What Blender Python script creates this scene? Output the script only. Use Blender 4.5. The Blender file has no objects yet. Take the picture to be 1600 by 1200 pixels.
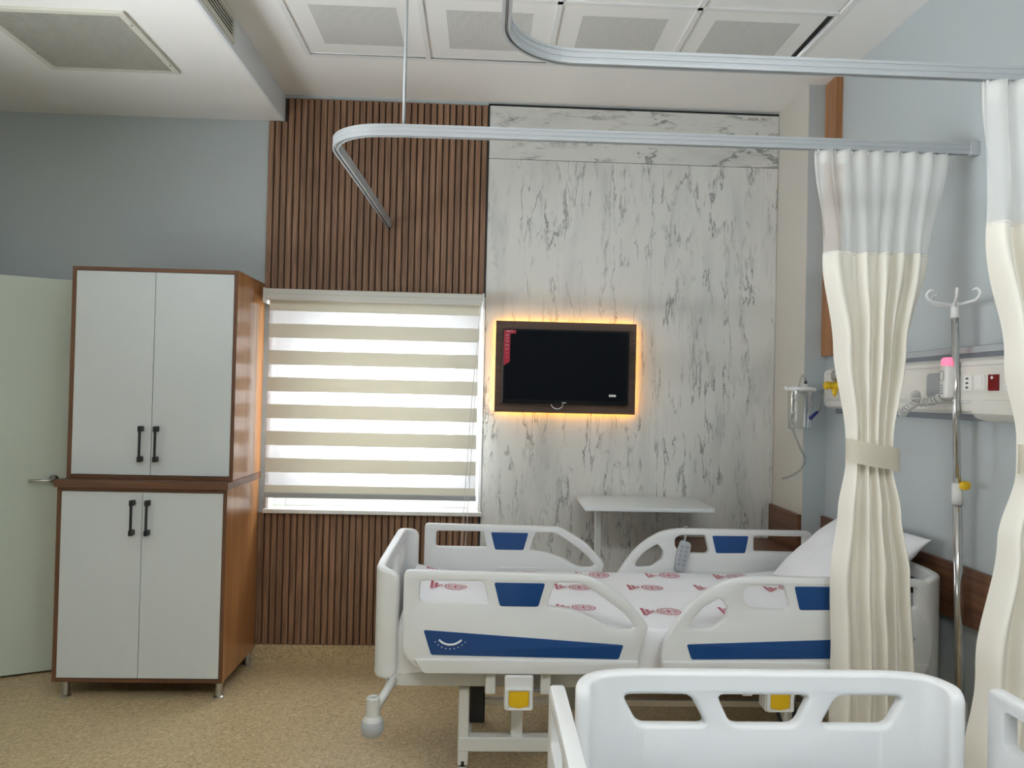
import bpy, bmesh, math, random
from mathutils import Vector, Matrix, noise
random.seed(7)
S = bpy.context.scene
COL = S.collection
PI = math.pi

# ------------------------------------------------------------------ camera
cd = bpy.data.cameras.new('camera'); cam = bpy.data.objects.new('camera', cd); COL.objects.link(cam)
cd.sensor_width = 36.0; cd.lens = 27.0; cd.clip_start = 0.02; cd.clip_end = 200
_R = Matrix(((0.99896839, -0.02354199, -0.03883199),
             (-0.03913361, -0.01248945, -0.99915593),
             (0.02303713, 0.99964483, -0.01339785)))
# rows of _R: world X, Y, Z axes expressed in camera axes
cam.matrix_world = Matrix.Translation((0, 0, 1.55)) @ _R.to_4x4()
S.camera = cam

# ------------------------------------------------------------------ world, light, exposure
w = bpy.data.worlds.new('overcast_sky'); S.world = w; w.use_nodes = True
bg = w.node_tree.nodes['Background']
bg.inputs[0].default_value = (0.90, 0.95, 1.0, 1); bg.inputs[1].default_value = 18.0
S.view_settings.view_transform = 'Standard'; S.view_settings.look = 'None'
S.view_settings.exposure = 0.0; S.view_settings.gamma = 1.0; S.view_settings.use_curve_mapping = False
try:
    S.cycles.use_denoising = True
    S.cycles.max_bounces = 10; S.cycles.diffuse_bounces = 6; S.cycles.transparent_max_bounces = 16
    S.cycles.sample_clamp_indirect = 8; S.cycles.caustics_reflective = False; S.cycles.caustics_refractive = False
except Exception:
    pass

def area(name, loc, target, sx, sy, power, color=(1, 1, 1), portal=False):
    l = bpy.data.lights.new(name, 'AREA'); l.shape = 'RECTANGLE'; l.size = sx; l.size_y = sy
    l.energy = power; l.color = color
    if portal: l.cycles.is_portal = True
    o = bpy.data.objects.new(name, l); COL.objects.link(o); o.location = loc
    o.rotation_euler = (Vector(target) - Vector(loc)).to_track_quat('-Z', 'Y').to_euler()
    return o
# portal of the back window, plus an unseen fill lamp added for the ceiling
area('window_portal', (-0.60, 4.72, 1.47), (-0.60, 0, 1.47), 1.3, 1.35, 1, portal=True)
area('added_side_fill', (-3.06, 1.35, 1.70), (0.4, 1.9, 4.2), 2.3, 1.5, 84, (0.93, 0.985, 1.03)).data.spread = math.radians(100)

# ------------------------------------------------------------------ room numbers (metres, camera stands at x=y=0)
XL, XR, YF, YB, ZC = -3.10, 1.836, -1.80, 4.45, 3.245
ZS, XS = 3.089, -1.17                      # soffit underside and its side
PX, PY = 1.712, 4.027                      # pillar
WX0, WX1, WZ0, WZ1 = -1.205, -0.005, 0.866, 2.095   # back window opening

# ------------------------------------------------------------------ materials
MATS = {}
def _n(nt, t, **k):
    n = nt.nodes.new(t)
    for a, b in k.items(): setattr(n, a, b)
    return n
def mat(name, col, rough=0.5, metal=0.0, spec=0.5, bump=0.0, bscale=40.0, trans=0.0, emit=None, estr=1.0, coat=0.0, var=0.0, vscale=6.0):
    m = bpy.data.materials.new(name); m.use_nodes = True; MATS[name] = m
    nt = m.node_tree; b = nt.nodes['Principled BSDF']
    b.inputs['Base Color'].default_value = (*col, 1); b.inputs['Roughness'].default_value = rough
    b.inputs['Metallic'].default_value = metal; b.inputs['Specular IOR Level'].default_value = spec
    b.inputs['Transmission Weight'].default_value = trans; b.inputs['Coat Weight'].default_value = coat
    if emit:
        b.inputs['Emission Color'].default_value = (*emit, 1); b.inputs['Emission Strength'].default_value = estr
    tc = _n(nt, 'ShaderNodeTexCoord')
    if var:
        nz = _n(nt, 'ShaderNodeTexNoise'); nz.inputs['Scale'].default_value = vscale; nz.inputs['Detail'].default_value = 5
        mx = _n(nt, 'ShaderNodeMix', data_type='RGBA')
        mx.inputs[6].default_value = (*[c * (1 - var) for c in col], 1); mx.inputs[7].default_value = (*[min(1, c * (1 + var)) for c in col], 1)
        nt.links.new(tc.outputs['Object'], nz.inputs['Vector']); nt.links.new(nz.outputs['Fac'], mx.inputs[0])
        nt.links.new(mx.outputs[2], b.inputs['Base Color'])
    if bump:
        nz = _n(nt, 'ShaderNodeTexNoise'); nz.inputs['Scale'].default_value = bscale; nz.inputs['Detail'].default_value = 4
        bp = _n(nt, 'ShaderNodeBump'); bp.inputs['Strength'].default_value = bump; bp.inputs['Distance'].default_value = 0.01
        nt.links.new(tc.outputs['Object'], nz.inputs['Vector']); nt.links.new(nz.outputs['Fac'], bp.inputs['Height'])
        nt.links.new(bp.outputs['Normal'], b.inputs['Normal'])
    return m
def ramp(nt, stops):
    r = _n(nt, 'ShaderNodeValToRGB'); e = r.color_ramp.elements
    while len(e) < len(stops): e.new(0.5)
    for q, (p, c) in zip(e, stops): q.position = p; q.color = (*c, 1)
    return r
def wood(name, dark, mid, light, axis, rough=0.4, fine=60.0, long=2.5, rnd=0.0, coat=0.0):
    """grain runs along axis (0,1,2)"""
    m = mat(name, mid, rough, coat=coat); nt = m.node_tree; b = nt.nodes['Principled BSDF']
    tc = _n(nt, 'ShaderNodeTexCoord'); mp = _n(nt, 'ShaderNodeMapping')
    sc = [fine] * 3; sc[axis] = long; mp.inputs['Scale'].default_value = sc
    nt.links.new(tc.outputs['Object'], mp.inputs['Vector'])
    src = mp.outputs[0]
    if rnd:
        oi = _n(nt, 'ShaderNodeObjectInfo'); vm = _n(nt, 'ShaderNodeVectorMath', operation='ADD')
        mu = _n(nt, 'ShaderNodeMath', operation='MULTIPLY'); mu.inputs[1].default_value = 90
        nt.links.new(oi.outputs['Random'], mu.inputs[0]); nt.links.new(src, vm.inputs[0]); nt.links.new(mu.outputs[0], vm.inputs[1]); src = vm.outputs[0]
    nz = _n(nt, 'ShaderNodeTexNoise'); nz.inputs['Scale'].default_value = 1.0; nz.inputs['Detail'].default_value = 6
    nz.inputs['Roughness'].default_value = 0.65; nz.inputs['Distortion'].default_value = 0.6
    nt.links.new(src, nz.inputs['Vector'])
    r = ramp(nt, [(0.30, dark), (0.52, mid), (0.72, light)])
    nt.links.new(nz.outputs['Fac'], r.inputs[0])
    out = r.outputs[0]
    if rnd:
        hs = _n(nt, 'ShaderNodeHueSaturation'); mr = _n(nt, 'ShaderNodeMapRange')
        mr.inputs[3].default_value = 1 - rnd; mr.inputs[4].default_value = 1 + rnd
        nt.links.new(oi.outputs['Random'], mr.inputs[0]); nt.links.new(mr.outputs[0], hs.inputs['Value']); nt.links.new(out, hs.inputs['Color']); out = hs.outputs[0]
    nt.links.new(out, b.inputs['Base Color'])
    bp = _n(nt, 'ShaderNodeBump'); bp.inputs['Strength'].default_value = 0.15; bp.inputs['Distance'].default_value = 0.002
    nt.links.new(nz.outputs['Fac'], bp.inputs['Height']); nt.links.new(bp.outputs[0], b.inputs['Normal'])
    return m
def marble(name, sc, rot):
    m = mat(name, (0.7, 0.7, 0.67), 0.32); nt = m.node_tree; b = nt.nodes['Principled BSDF']
    tc = _n(nt, 'ShaderNodeTexCoord'); mp = _n(nt, 'ShaderNodeMapping')
    mp.inputs['Scale'].default_value = sc; mp.inputs['Rotation'].default_value = (0, rot, 0)
    nt.links.new(tc.outputs['Object'], mp.inputs['Vector'])
    def nz(scale, det, dist, off):
        n = _n(nt, 'ShaderNodeTexNoise'); n.inputs['Scale'].default_value = scale; n.inputs['Detail'].default_value = det
        n.inputs['Distortion'].default_value = dist; n.inputs['Roughness'].default_value = 0.6
        va = _n(nt, 'ShaderNodeVectorMath', operation='ADD'); va.inputs[1].default_value = (off, off * 1.7, off * 0.6)
        nt.links.new(mp.outputs[0], va.inputs[0]); nt.links.new(va.outputs[0], n.inputs['Vector']); return n
    def ridge(n, width):
        s = _n(nt, 'ShaderNodeMath', operation='SUBTRACT'); s.inputs[1].default_value = 0.5
        a = _n(nt, 'ShaderNodeMath', operation='ABSOLUTE'); mr = _n(nt, 'ShaderNodeMapRange')
        mr.inputs[1].default_value = 0; mr.inputs[2].default_value = width; mr.inputs[3].default_value = 1; mr.inputs[4].default_value = 0
        nt.links.new(n.outputs['Fac'], s.inputs[0]); nt.links.new(s.outputs[0], a.inputs[0]); nt.links.new(a.outputs[0], mr.inputs[0]); return mr
    def gate(n, lo, hi):
        mr = _n(nt, 'ShaderNodeMapRange'); mr.inputs[1].default_value = lo; mr.inputs[2].default_value = hi
        nt.links.new(n.outputs['Fac'], mr.inputs[0]); return mr
    def mul(a, c):
        k = _n(nt, 'ShaderNodeMath', operation='MULTIPLY'); nt.links.new(a.outputs[0], k.inputs[0]); nt.links.new(c.outputs[0], k.inputs[1]); return k
    v1 = mul(ridge(nz(1.0, 7, 0.30, 3.1), 0.026), gate(nz(1.1, 3, 0.2, 9.0), 0.48, 0.62))
    v2 = mul(ridge(nz(1.9, 7, 0.45, 17.0), 0.045), gate(nz(0.9, 3, 0.2, 27.0), 0.54, 0.70))
    soft = gate(nz(0.5, 5, 0.3, 41.0), 0.48, 0.85)
    c0 = _n(nt, 'ShaderNodeMix', data_type='RGBA'); c0.inputs[6].default_value = (0.72, 0.715, 0.685, 1); c0.inputs[7].default_value = (0.50, 0.505, 0.49, 1)
    nt.links.new(soft.outputs[0], c0.inputs[0])
    c1 = _n(nt, 'ShaderNodeMix', data_type='RGBA'); c1.inputs[7].default_value = (0.13, 0.14, 0.135, 1)
    k1 = _n(nt, 'ShaderNodeMath', operation='MULTIPLY'); k1.inputs[1].default_value = 0.85; nt.links.new(v1.outputs[0], k1.inputs[0])
    nt.links.new(k1.outputs[0], c1.inputs[0]); nt.links.new(c0.outputs[2], c1.inputs[6])
    c2 = _n(nt, 'ShaderNodeMix', data_type='RGBA'); c2.inputs[7].default_value = (0.22, 0.23, 0.225, 1)
    k2 = _n(nt, 'ShaderNodeMath', operation='MULTIPLY'); k2.inputs[1].default_value = 0.6; nt.links.new(v2.outputs[0], k2.inputs[0])
    nt.links.new(k2.outputs[0], c2.inputs[0]); nt.links.new(c1.outputs[2], c2.inputs[6])
    nt.links.new(c2.outputs[2], b.inputs['Base Color'])
    return m
def sheer(name, col, alpha, transl=0.5):
    """woven net: a share of the light goes straight through, the rest is scattered"""
    m = bpy.data.materials.new(name); m.use_nodes = True; MATS[name] = m; nt = m.node_tree
    for n in list(nt.nodes): nt.nodes.remove(n)
    o = _n(nt, 'ShaderNodeOutputMaterial'); t = _n(nt, 'ShaderNodeBsdfTransparent'); d = _n(nt, 'ShaderNodeBsdfDiffuse'); l = _n(nt, 'ShaderNodeBsdfTranslucent')
    a = _n(nt, 'ShaderNodeMixShader'); c = _n(nt, 'ShaderNodeMixShader')
    d.inputs[0].default_value = l.inputs[0].default_value = (*col, 1)
    a.inputs[0].default_value = transl; c.inputs[0].default_value = alpha
    nt.links.new(d.outputs[0], a.inputs[1]); nt.links.new(l.outputs[0], a.inputs[2])
    nt.links.new(t.outputs[0], c.inputs[1]); nt.links.new(a.outputs[0], c.inputs[2]); nt.links.new(c.outputs[0], o.inputs[0])
    return m
def clear(name, tint, gloss):
    m = bpy.data.materials.new(name); m.use_nodes = True; MATS[name] = m; nt = m.node_tree
    for n in list(nt.nodes): nt.nodes.remove(n)
    o = _n(nt, 'ShaderNodeOutputMaterial'); t = _n(nt, 'ShaderNodeBsdfTransparent'); g = _n(nt, 'ShaderNodeBsdfGlossy'); c = _n(nt, 'ShaderNodeMixShader')
    lw = _n(nt, 'ShaderNodeLayerWeight'); lw.inputs[0].default_value = gloss
    t.inputs[0].default_value = (*tint, 1); g.inputs[0].default_value = (0.9, 0.9, 0.9, 1); g.inputs['Roughness'].default_value = 0.05
    nt.links.new(lw.outputs['Facing'], c.inputs[0]); nt.links.new(t.outputs[0], c.inputs[1]); nt.links.new(g.outputs[0], c.inputs[2]); nt.links.new(c.outputs[0], o.inputs[0])
    return m

mat('paint', (0.47, 0.515, 0.53), 0.6, bump=0.05, bscale=120)
mat('cream_paint', (0.60, 0.575, 0.52), 0.6, bump=0.04, bscale=120)
mat('ceiling_white', (0.86, 0.85, 0.83), 0.8, bump=0.03, bscale=90)
mat('facing_shaded_white', (0.76, 0.79, 0.82), 0.7)  # white soffit side with its bluish shade put into the colour
mat('tile_white', (0.82, 0.82, 0.80), 0.5)
mat('tbar_white', (0.76, 0.76, 0.75), 0.5)
mat('plenum', (0.012, 0.012, 0.012), 0.9)
mat('black_gap', (0.01, 0.01, 0.01), 0.8)
wood('slat_wood', (0.13, 0.066, 0.037), (0.245, 0.135, 0.078), (0.36, 0.21, 0.13), 2, 0.5, 90, 3.0, rnd=0.14)
mat('slat_backing', (0.045, 0.022, 0.013), 0.7)
wood('walnut_z', (0.22, 0.080, 0.024), (0.38, 0.165, 0.055), (0.52, 0.26, 0.10), 2, 0.32, 34, 0.7, coat=0.35)
wood('walnut_x', (0.075, 0.03, 0.016), (0.15, 0.066, 0.034), (0.22, 0.105, 0.056), 0, 0.38, 34, 0.9)
wood('walnut_y', (0.075, 0.03, 0.016), (0.155, 0.068, 0.035), (0.23, 0.11, 0.06), 1, 0.38, 34, 0.9)
wood('walnut_edge_z', (0.085, 0.034, 0.016), (0.14, 0.06, 0.028), (0.19, 0.085, 0.042), 2, 0.4, 30, 1.0)
wood('walnut_edge', (0.085, 0.034, 0.016), (0.14, 0.06, 0.028), (0.19, 0.085, 0.042), 0, 0.4, 30, 1.0)
wood('tv_wood', (0.045, 0.022, 0.013), (0.095, 0.047, 0.027), (0.14, 0.075, 0.044), 0, 0.45, 28, 1.2)
marble('marble_tall', (13.0, 1.0, 2.5), 0.10)
marble('marble_wide', (2.4, 1.0, 8.0), -0.22)
mat('sill_marble', (0.66, 0.65, 0.62), 0.25, var=0.15, vscale=14)
mat('melamine', (0.63, 0.665, 0.67), 0.35, spec=0.4)
mat('black_metal', (0.012, 0.012, 0.013), 0.4)
mat('satin_steel', (0.55, 0.55, 0.54), 0.3, 1.0)
mat('chrome', (0.62, 0.61, 0.60), 0.12, 1.0)
mat('aluminium', (0.44, 0.46, 0.475), 0.5, 0.35)
mat('pvc_white', (0.80, 0.80, 0.80), 0.35)
mat('door_green', (0.56, 0.63, 0.55), 0.45)
mat('bed_plastic', (0.71, 0.715, 0.71), 0.33, spec=0.45)
mat('bed_metal', (0.62, 0.62, 0.59), 0.4)
mat('bed_rubber', (0.42, 0.44, 0.46), 0.5)
mat('bed_blue', (0.005, 0.055, 0.205), 0.4)
mat('print_white', (0.8, 0.8, 0.8), 0.5)
mat('yellow', (0.75, 0.47, 0.01), 0.4)
mat('sheet_white', (0.86, 0.86, 0.89), 0.8, bump=0.25, bscale=14)
mat('pillow_white', (0.86, 0.86, 0.89), 0.8, bump=0.25, bscale=12)
mat('mattress_cover', (0.55, 0.57, 0.6), 0.7)
mat('print_red', (0.50, 0.045, 0.09), 0.8)
mat('remote_grey', (0.42, 0.44, 0.46), 0.5)
mat('remote_key', (0.30, 0.33, 0.36), 0.5)
mat('tv_black', (0.003, 0.003, 0.004), 0.3, spec=0.2)
mat('tv_screen', (0.002, 0.003, 0.006), 0.12, spec=0.12)
mat('tv_red', (0.45, 0.01, 0.04), 0.4)
mat('led_amber', (1, 0.6, 0.1), 0.5, emit=(1.0, 0.43, 0.035), estr=34.0)
mat('added_lamp_glow', (0.9, 0.9, 0.9), 0.5, emit=(0.95, 0.985, 1.0), estr=38.0)  # glow of the unseen ceiling panels added to light the room
mat('cable_white', (0.75, 0.75, 0.73), 0.4)
mat('device_white', (0.74, 0.72, 0.67), 0.35)
mat('device_trim', (0.20, 0.23, 0.27), 0.4, 0.3)
mat('switch_white', (0.80, 0.79, 0.76), 0.3)
mat('switch_red', (0.18, 0.004, 0.008), 0.3)
mat('pink_glow', (0.9, 0.15, 0.25), 0.3, emit=(1.0, 0.12, 0.22), estr=1.6)
mat('navy', (0.01, 0.02, 0.16), 0.4)
mat('valance', (0.66, 0.65, 0.60), 0.5)
mat('grille_cream', (0.66, 0.65, 0.57), 0.5)
mat('eggcrate', (0.50, 0.49, 0.44), 0.5)
mat('grille_dark', (0.03, 0.03, 0.027), 0.9)
mat('building_pale', (0.80, 0.82, 0.85), 0.8)
mat('building_pane', (0.5, 0.55, 0.6), 0.3)
sheer('sheer_band', (0.80, 0.80, 0.83), 0.55, 0.15)
sheer('opaque_band', (0.86, 0.83, 0.73), 1.0, 0.125)
sheer('curtain_net', (0.94, 0.94, 0.92), 0.6, 0.35)
clear('window_glass', (0.97, 0.98, 0.98), 0.06)
clear('jar_clear', (0.92, 0.93, 0.93), 0.30)
clear('tube_clear', (0.80, 0.81, 0.81), 0.40)

# floor vinyl: fine speckle
m = mat('vinyl', (0.42, 0.34, 0.22), 0.38); nt = m.node_tree; b = nt.nodes['Principled BSDF']
tc = _n(nt, 'ShaderNodeTexCoord'); n1 = _n(nt, 'ShaderNodeTexNoise'); n1.inputs['Scale'].default_value = 95; n1.inputs['Detail'].default_value = 3
n2 = _n(nt, 'ShaderNodeTexNoise'); n2.inputs['Scale'].default_value = 38; n2.inputs['Detail'].default_value = 4
nt.links.new(tc.outputs['Object'], n1.inputs['Vector']); nt.links.new(tc.outputs['Object'], n2.inputs['Vector'])
r1 = ramp(nt, [(0.30, (0.34, 0.25, 0.135)), (0.46, (0.52, 0.395, 0.225)), (0.60, (0.58, 0.45, 0.265)), (0.74, (0.74, 0.61, 0.41))])
r2 = ramp(nt, [(0.3, (0.88, 0.88, 0.88)), (0.7, (1.08, 1.07, 1.05))])
mx = _n(nt, 'ShaderNodeMix', data_type='RGBA', blend_type='MULTIPLY'); mx.inputs[0].default_value = 1
nt.links.new(n1.outputs['Fac'], r1.inputs[0]); nt.links.new(n2.outputs['Fac'], r2.inputs[0])
nt.links.new(r1.outputs[0], mx.inputs[6]); nt.links.new(r2.outputs[0], mx.inputs[7]); nt.links.new(mx.outputs[2], b.inputs['Base Color'])
# perforated metal tile: rows of tiny holes
m = mat('perforated', (0.74, 0.74, 0.73), 0.5); nt = m.node_tree; b = nt.nodes['Principled BSDF']
tc = _n(nt, 'ShaderNodeTexCoord'); mp = _n(nt, 'ShaderNodeMapping'); mp.inputs['Scale'].default_value = (160, 160, 160)
fr = _n(nt, 'ShaderNodeVectorMath', operation='FRACTION'); sb = _n(nt, 'ShaderNodeVectorMath', operation='SUBTRACT'); sb.inputs[1].default_value = (0.5, 0.5, 0.5)
ml = _n(nt, 'ShaderNodeVectorMath', operation='MULTIPLY'); ml.inputs[1].default_value = (1, 1, 0)
ln = _n(nt, 'ShaderNodeVectorMath', operation='LENGTH'); lt = _n(nt, 'ShaderNodeMath', operation='LESS_THAN'); lt.inputs[1].default_value = 0.33
mx = _n(nt, 'ShaderNodeMix', data_type='RGBA'); mx.inputs[6].default_value = (0.82, 0.82, 0.80, 1); mx.inputs[7].default_value = (0.12, 0.12, 0.12, 1)
for a, c in ((tc.outputs['Object'], mp.inputs[0]), (mp.outputs[0], fr.inputs[0]), (fr.outputs[0], sb.inputs[0]), (sb.outputs[0], ml.inputs[0]), (ml.outputs[0], ln.inputs[0]), (ln.outputs['Value'], lt.inputs[0]), (lt.outputs[0], mx.inputs[0]), (mx.outputs[2], b.inputs['Base Color'])):
    nt.links.new(a, c)
# satin curtain: cloth with translucency and soft sheen
m = mat('curtain_satin', (0.90, 0.865, 0.78), 0.42, spec=0.45, bump=0.25, bscale=10); nt = m.node_tree; b = nt.nodes['Principled BSDF']
tl = _n(nt, 'ShaderNodeBsdfTranslucent'); tl.inputs[0].default_value = (0.78, 0.70, 0.55, 1); ms = _n(nt, 'ShaderNodeMixShader'); ms.inputs[0].default_value = 0.14
nt.links.new(b.outputs[0], ms.inputs[1]); nt.links.new(tl.outputs[0], ms.inputs[2]); nt.links.new(ms.outputs[0], nt.nodes['Material Output'].inputs[0])

# ------------------------------------------------------------------ mesh helpers
OFF = {}
def link(me, name, material, parent=None, smooth=False):
    if parent is None:
        vs = [v.co for v in me.vertices]
        c = Vector(((min(v.x for v in vs) + max(v.x for v in vs)) / 2, (min(v.y for v in vs) + max(v.y for v in vs)) / 2, min(v.z for v in vs)))
    else:
        c = OFF[parent.name]
    me.transform(Matrix.Translation(-c))
    if smooth:
        for p in me.polygons: p.use_smooth = True
    if material: me.materials.append(MATS[material])
    o = bpy.data.objects.new(name, me); COL.objects.link(o)
    if parent is None: o.location = c
    else: o.parent = parent
    OFF[o.name] = c
    return o
def bm_obj(bm, name, material, parent=None, smooth=False):
    bmesh.ops.recalc_face_normals(bm, faces=bm.faces)
    me = bpy.data.meshes.new(name); bm.to_mesh(me); bm.free()
    return link(me, name, material, parent, smooth)
def add_box(bm, x0, x1, y0, y1, z0, z1, bev=0.0, seg=2):
    t = bmesh.new(); r = bmesh.ops.create_cube(t, size=1)
    for v in t.verts:
        v.co = Vector(((x0 + x1) / 2 + v.co.x * (x1 - x0), (y0 + y1) / 2 + v.co.y * (y1 - y0), (z0 + z1) / 2 + v.co.z * (z1 - z0)))
    if bev: bmesh.ops.bevel(t, geom=list(t.edges), offset=bev, segments=seg, profile=0.5, affect='EDGES')
    me = bpy.data.meshes.new('tmp'); t.to_mesh(me); t.free(); bm.from_mesh(me); bpy.data.meshes.remove(me)
def box(name, x0, x1, y0, y1, z0, z1, material, parent=None, bev=0.0, seg=2):
    bm = bmesh.new(); add_box(bm, x0, x1, y0, y1, z0, z1, bev, seg)
    return bm_obj(bm, name, material, parent)
def boxes(name, lst, material, parent=None, bev=0.0):
    bm = bmesh.new()
    for q in lst: add_box(bm, *q, bev)
    return bm_obj(bm, name, material, parent)
def add_tube(bm, pts, r, seg=10, cap=True):
    pts = [Vector(p) for p in pts]; rs = r if isinstance(r, (list, tuple)) else [r] * len(pts)
    rings = []; up = None
    for i, p in enumerate(pts):
        t = (pts[min(i + 1, len(pts) - 1)] - pts[max(i - 1, 0)]).normalized()
        if up is None:
            up = Vector((0, 0, 1)) if abs(t.z) < 0.9 else Vector((1, 0, 0))
        a = (up - up.dot(t) * t).normalized(); up = a; c = t.cross(a)
        rings.append([bm.verts.new(p + rs[i] * (math.cos(2 * PI * k / seg) * a + math.sin(2 * PI * k / seg) * c)) for k in range(seg)])
    for i in range(len(rings) - 1):
        for k in range(seg):
            bm.faces.new((rings[i][k], rings[i][(k + 1) % seg], rings[i + 1][(k + 1) % seg], rings[i + 1][k]))
    if cap:
        bm.faces.new(rings[0]); bm.faces.new(rings[-1])
def tube(name, pts, r, material, parent=None, seg=10, smooth=True):
    bm = bmesh.new(); add_tube(bm, pts, r, seg)
    return bm_obj(bm, name, material, parent, smooth)
def spline(pts, n=8):
    P = [Vector(p) for p in pts]; out = []
    for i in range(len(P) - 1):
        a, b, c, d = P[max(i - 1, 0)], P[i], P[i + 1], P[min(i + 2, len(P) - 1)]
        for k in range(n):
            t = k / n
            out.append(0.5 * ((2 * b) + (c - a) * t + (2 * a - 5 * b + 4 * c - d) * t * t + (3 * b - a - 3 * c + d) * t ** 3))
    out.append(P[-1]); return out
def add_lathe(bm, prof, c, axis='z', seg=20):
    rings = []
    for r, h in prof:
        ring = []
        for k in range(seg):
            a = 2 * PI * k / seg; p = (r * math.cos(a), r * math.sin(a), h)
            if axis == 'x': p = (p[2], p[0], p[1])
            if axis == 'y': p = (p[0], p[2], p[1])
            ring.append(bm.verts.new(Vector(c) + Vector(p)))
        rings.append(ring)
    for i in range(len(rings) - 1):
        for k in range(seg):
            bm.faces.new((rings[i][k], rings[i][(k + 1) % seg], rings[i + 1][(k + 1) % seg], rings[i + 1][k]))
    bm.faces.new(rings[0]); bm.faces.new(rings[-1])
def lathe(name, prof, c, material, parent=None, axis='z', seg=20, smooth=True):
    bm = bmesh.new(); add_lathe(bm, prof, c, axis, seg)
    o = bm_obj(bm, name, material, parent, smooth)
    if smooth: sharp(o)
    return o
def sharp(o, ang=40):
    me = o.data
    for p in me.polygons: p.use_smooth = True
    try: me.set_sharp_from_angle(angle=math.radians(ang))
    except Exception: pass
def rnd(pts, r, n=4):
    """round the corners of a closed outline; r single or per corner"""
    out = []; N = len(pts)
    for i in range(N):
        p = Vector(pts[i]); a = Vector(pts[i - 1]) - p; b = Vector(pts[(i + 1) % N]) - p
        ri = r[i] if isinstance(r, (list, tuple)) else r
        d = min(ri, a.length * 0.49, b.length * 0.49)
        if d < 1e-5: out.append(tuple(p)); continue
        p0 = p + a.normalized() * d; p1 = p + b.normalized() * d
        for k in range(n + 1):
            t = k / n; q = (1 - t) ** 2 * p0 + 2 * t * (1 - t) * p + t * t * p1; out.append(tuple(q))
    return out
def plate_mesh(outline, holes, th, bev, cuts=()):
    """flat plate in local xy with holes, thickness along z (centred)"""
    cu = bpy.data.curves.new('plate', 'CURVE'); cu.dimensions = '2D'; cu.fill_mode = 'BOTH'
    cu.extrude = max(th / 2 - bev, 1e-4); cu.bevel_depth = bev; cu.bevel_resolution = 1; cu.offset = -bev
    for pl in [outline] + list(holes):
        s = cu.splines.new('POLY'); s.points.add(len(pl) - 1); s.use_cyclic_u = True
        for q, p in zip(s.points, pl): q.co = (p[0], p[1], 0, 1)
    ob = bpy.data.objects.new('plate', cu); COL.objects.link(ob)
    dg = bpy.context.evaluated_depsgraph_get(); dg.update()
    me = bpy.data.meshes.new_from_object(ob.evaluated_get(dg))
    bpy.data.objects.remove(ob); bpy.data.curves.remove(cu)
    bm = bmesh.new(); bm.from_mesh(me); bpy.data.meshes.remove(me)
    bmesh.ops.remove_doubles(bm, verts=bm.verts, dist=1e-5)
    for c in cuts:
        bmesh.ops.bisect_plane(bm, geom=list(bm.verts) + list(bm.edges) + list(bm.faces), plane_co=(c, 0, 0), plane_no=(1, 0, 0))
    return bm
def plate(name, outline, holes, th, bev, fn, material, parent=None, cuts=(), ang=35):
    bm = plate_mesh(outline, holes, th, bev, cuts)
    for v in bm.verts: v.co = Vector(fn(v.co))
    o = bm_obj(bm, name, material, parent); sharp(o, ang); return o
def text_bm(body, size, bold=0.0):
    cu = bpy.data.curves.new('t', 'FONT'); cu.body = body; cu.size = size; cu.align_x = 'CENTER'; cu.align_y = 'CENTER'; cu.resolution_u = 2; cu.offset = bold
    ob = bpy.data.objects.new('t', cu); COL.objects.link(ob)
    dg = bpy.context.evaluated_depsgraph_get(); dg.update()
    me = bpy.data.meshes.new_from_object(ob.evaluated_get(dg)); bpy.data.objects.remove(ob); bpy.data.curves.remove(cu)
    bm = bmesh.new(); bm.from_mesh(me); bpy.data.meshes.remove(me); return bm
def join_bm(dst, src, fn=None):
    if fn:
        for v in src.verts: v.co = Vector(fn(v.co))
    me = bpy.data.meshes.new('tmp'); src.to_mesh(me); src.free(); dst.from_mesh(me); bpy.data.meshes.remove(me)
def tag(o, label, cat, group=None, kind=None):
    o['label'] = label; o['category'] = cat
    if group: o['group'] = group
    if kind: o['kind'] = kind
    return o
def thing(name, label, cat, loc=(0, 0, 0), group=None):
    o = bpy.data.objects.new(name, None); COL.objects.link(o); o.location = loc; o.empty_display_size = 0.1
    OFF[o.name] = Vector(loc); return tag(o, label, cat, group)
def struct(o, label, cat): return tag(o, label, cat, kind='structure')
def dup(o, parent=None):
    c = o.copy(); COL.objects.link(c); c.parent = parent
    for ch in list(o.children): dup(ch, c)
    return c

# ================================================================== the room
struct(box('floor', XL - .25, XR + .25, YF - .25, YB + .05, -0.10, 0.0, 'vinyl'), 'beige speckled vinyl floor of the ward', 'floor')
T = 0.25
wb = struct(boxes('wall_back', [
    (XL - T, WX0, YB, YB + T, -0.1, 3.7), (WX1, XR + T, YB, YB + T, -0.1, 3.7),
    (WX0, WX1, YB, YB + T, -0.1, WZ0), (WX0, WX1, YB, YB + T, WZ1, 3.7)], 'paint'), 'grey-blue painted back wall with slatted wood and marble cladding', 'wall')
struct(box('wall_right', XR, XR + T, YF, YB, 0, 3.7, 'paint'), 'grey-blue painted right wall behind the bed heads', 'wall')
FX0, FX1, FZ0, FZ1 = 0.15, 2.55, 0.90, 2.50
struct(boxes('wall_left', [
    (XL - T, XL, YF, FX0, 0, 3.7), (XL - T, XL, FX1, YB, 0, 3.7),
    (XL - T, XL, FX0, FX1, 0, FZ0), (XL - T, XL, FX0, FX1, FZ1, 3.7)], 'paint'), 'grey-blue left wall with an opening for an added unseen window', 'wall')
struct(box('wall_front', XL - T, XR + T, YF - T, YF, 0, 3.7, 'paint'), 'grey-blue painted wall behind the viewer', 'wall')
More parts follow.
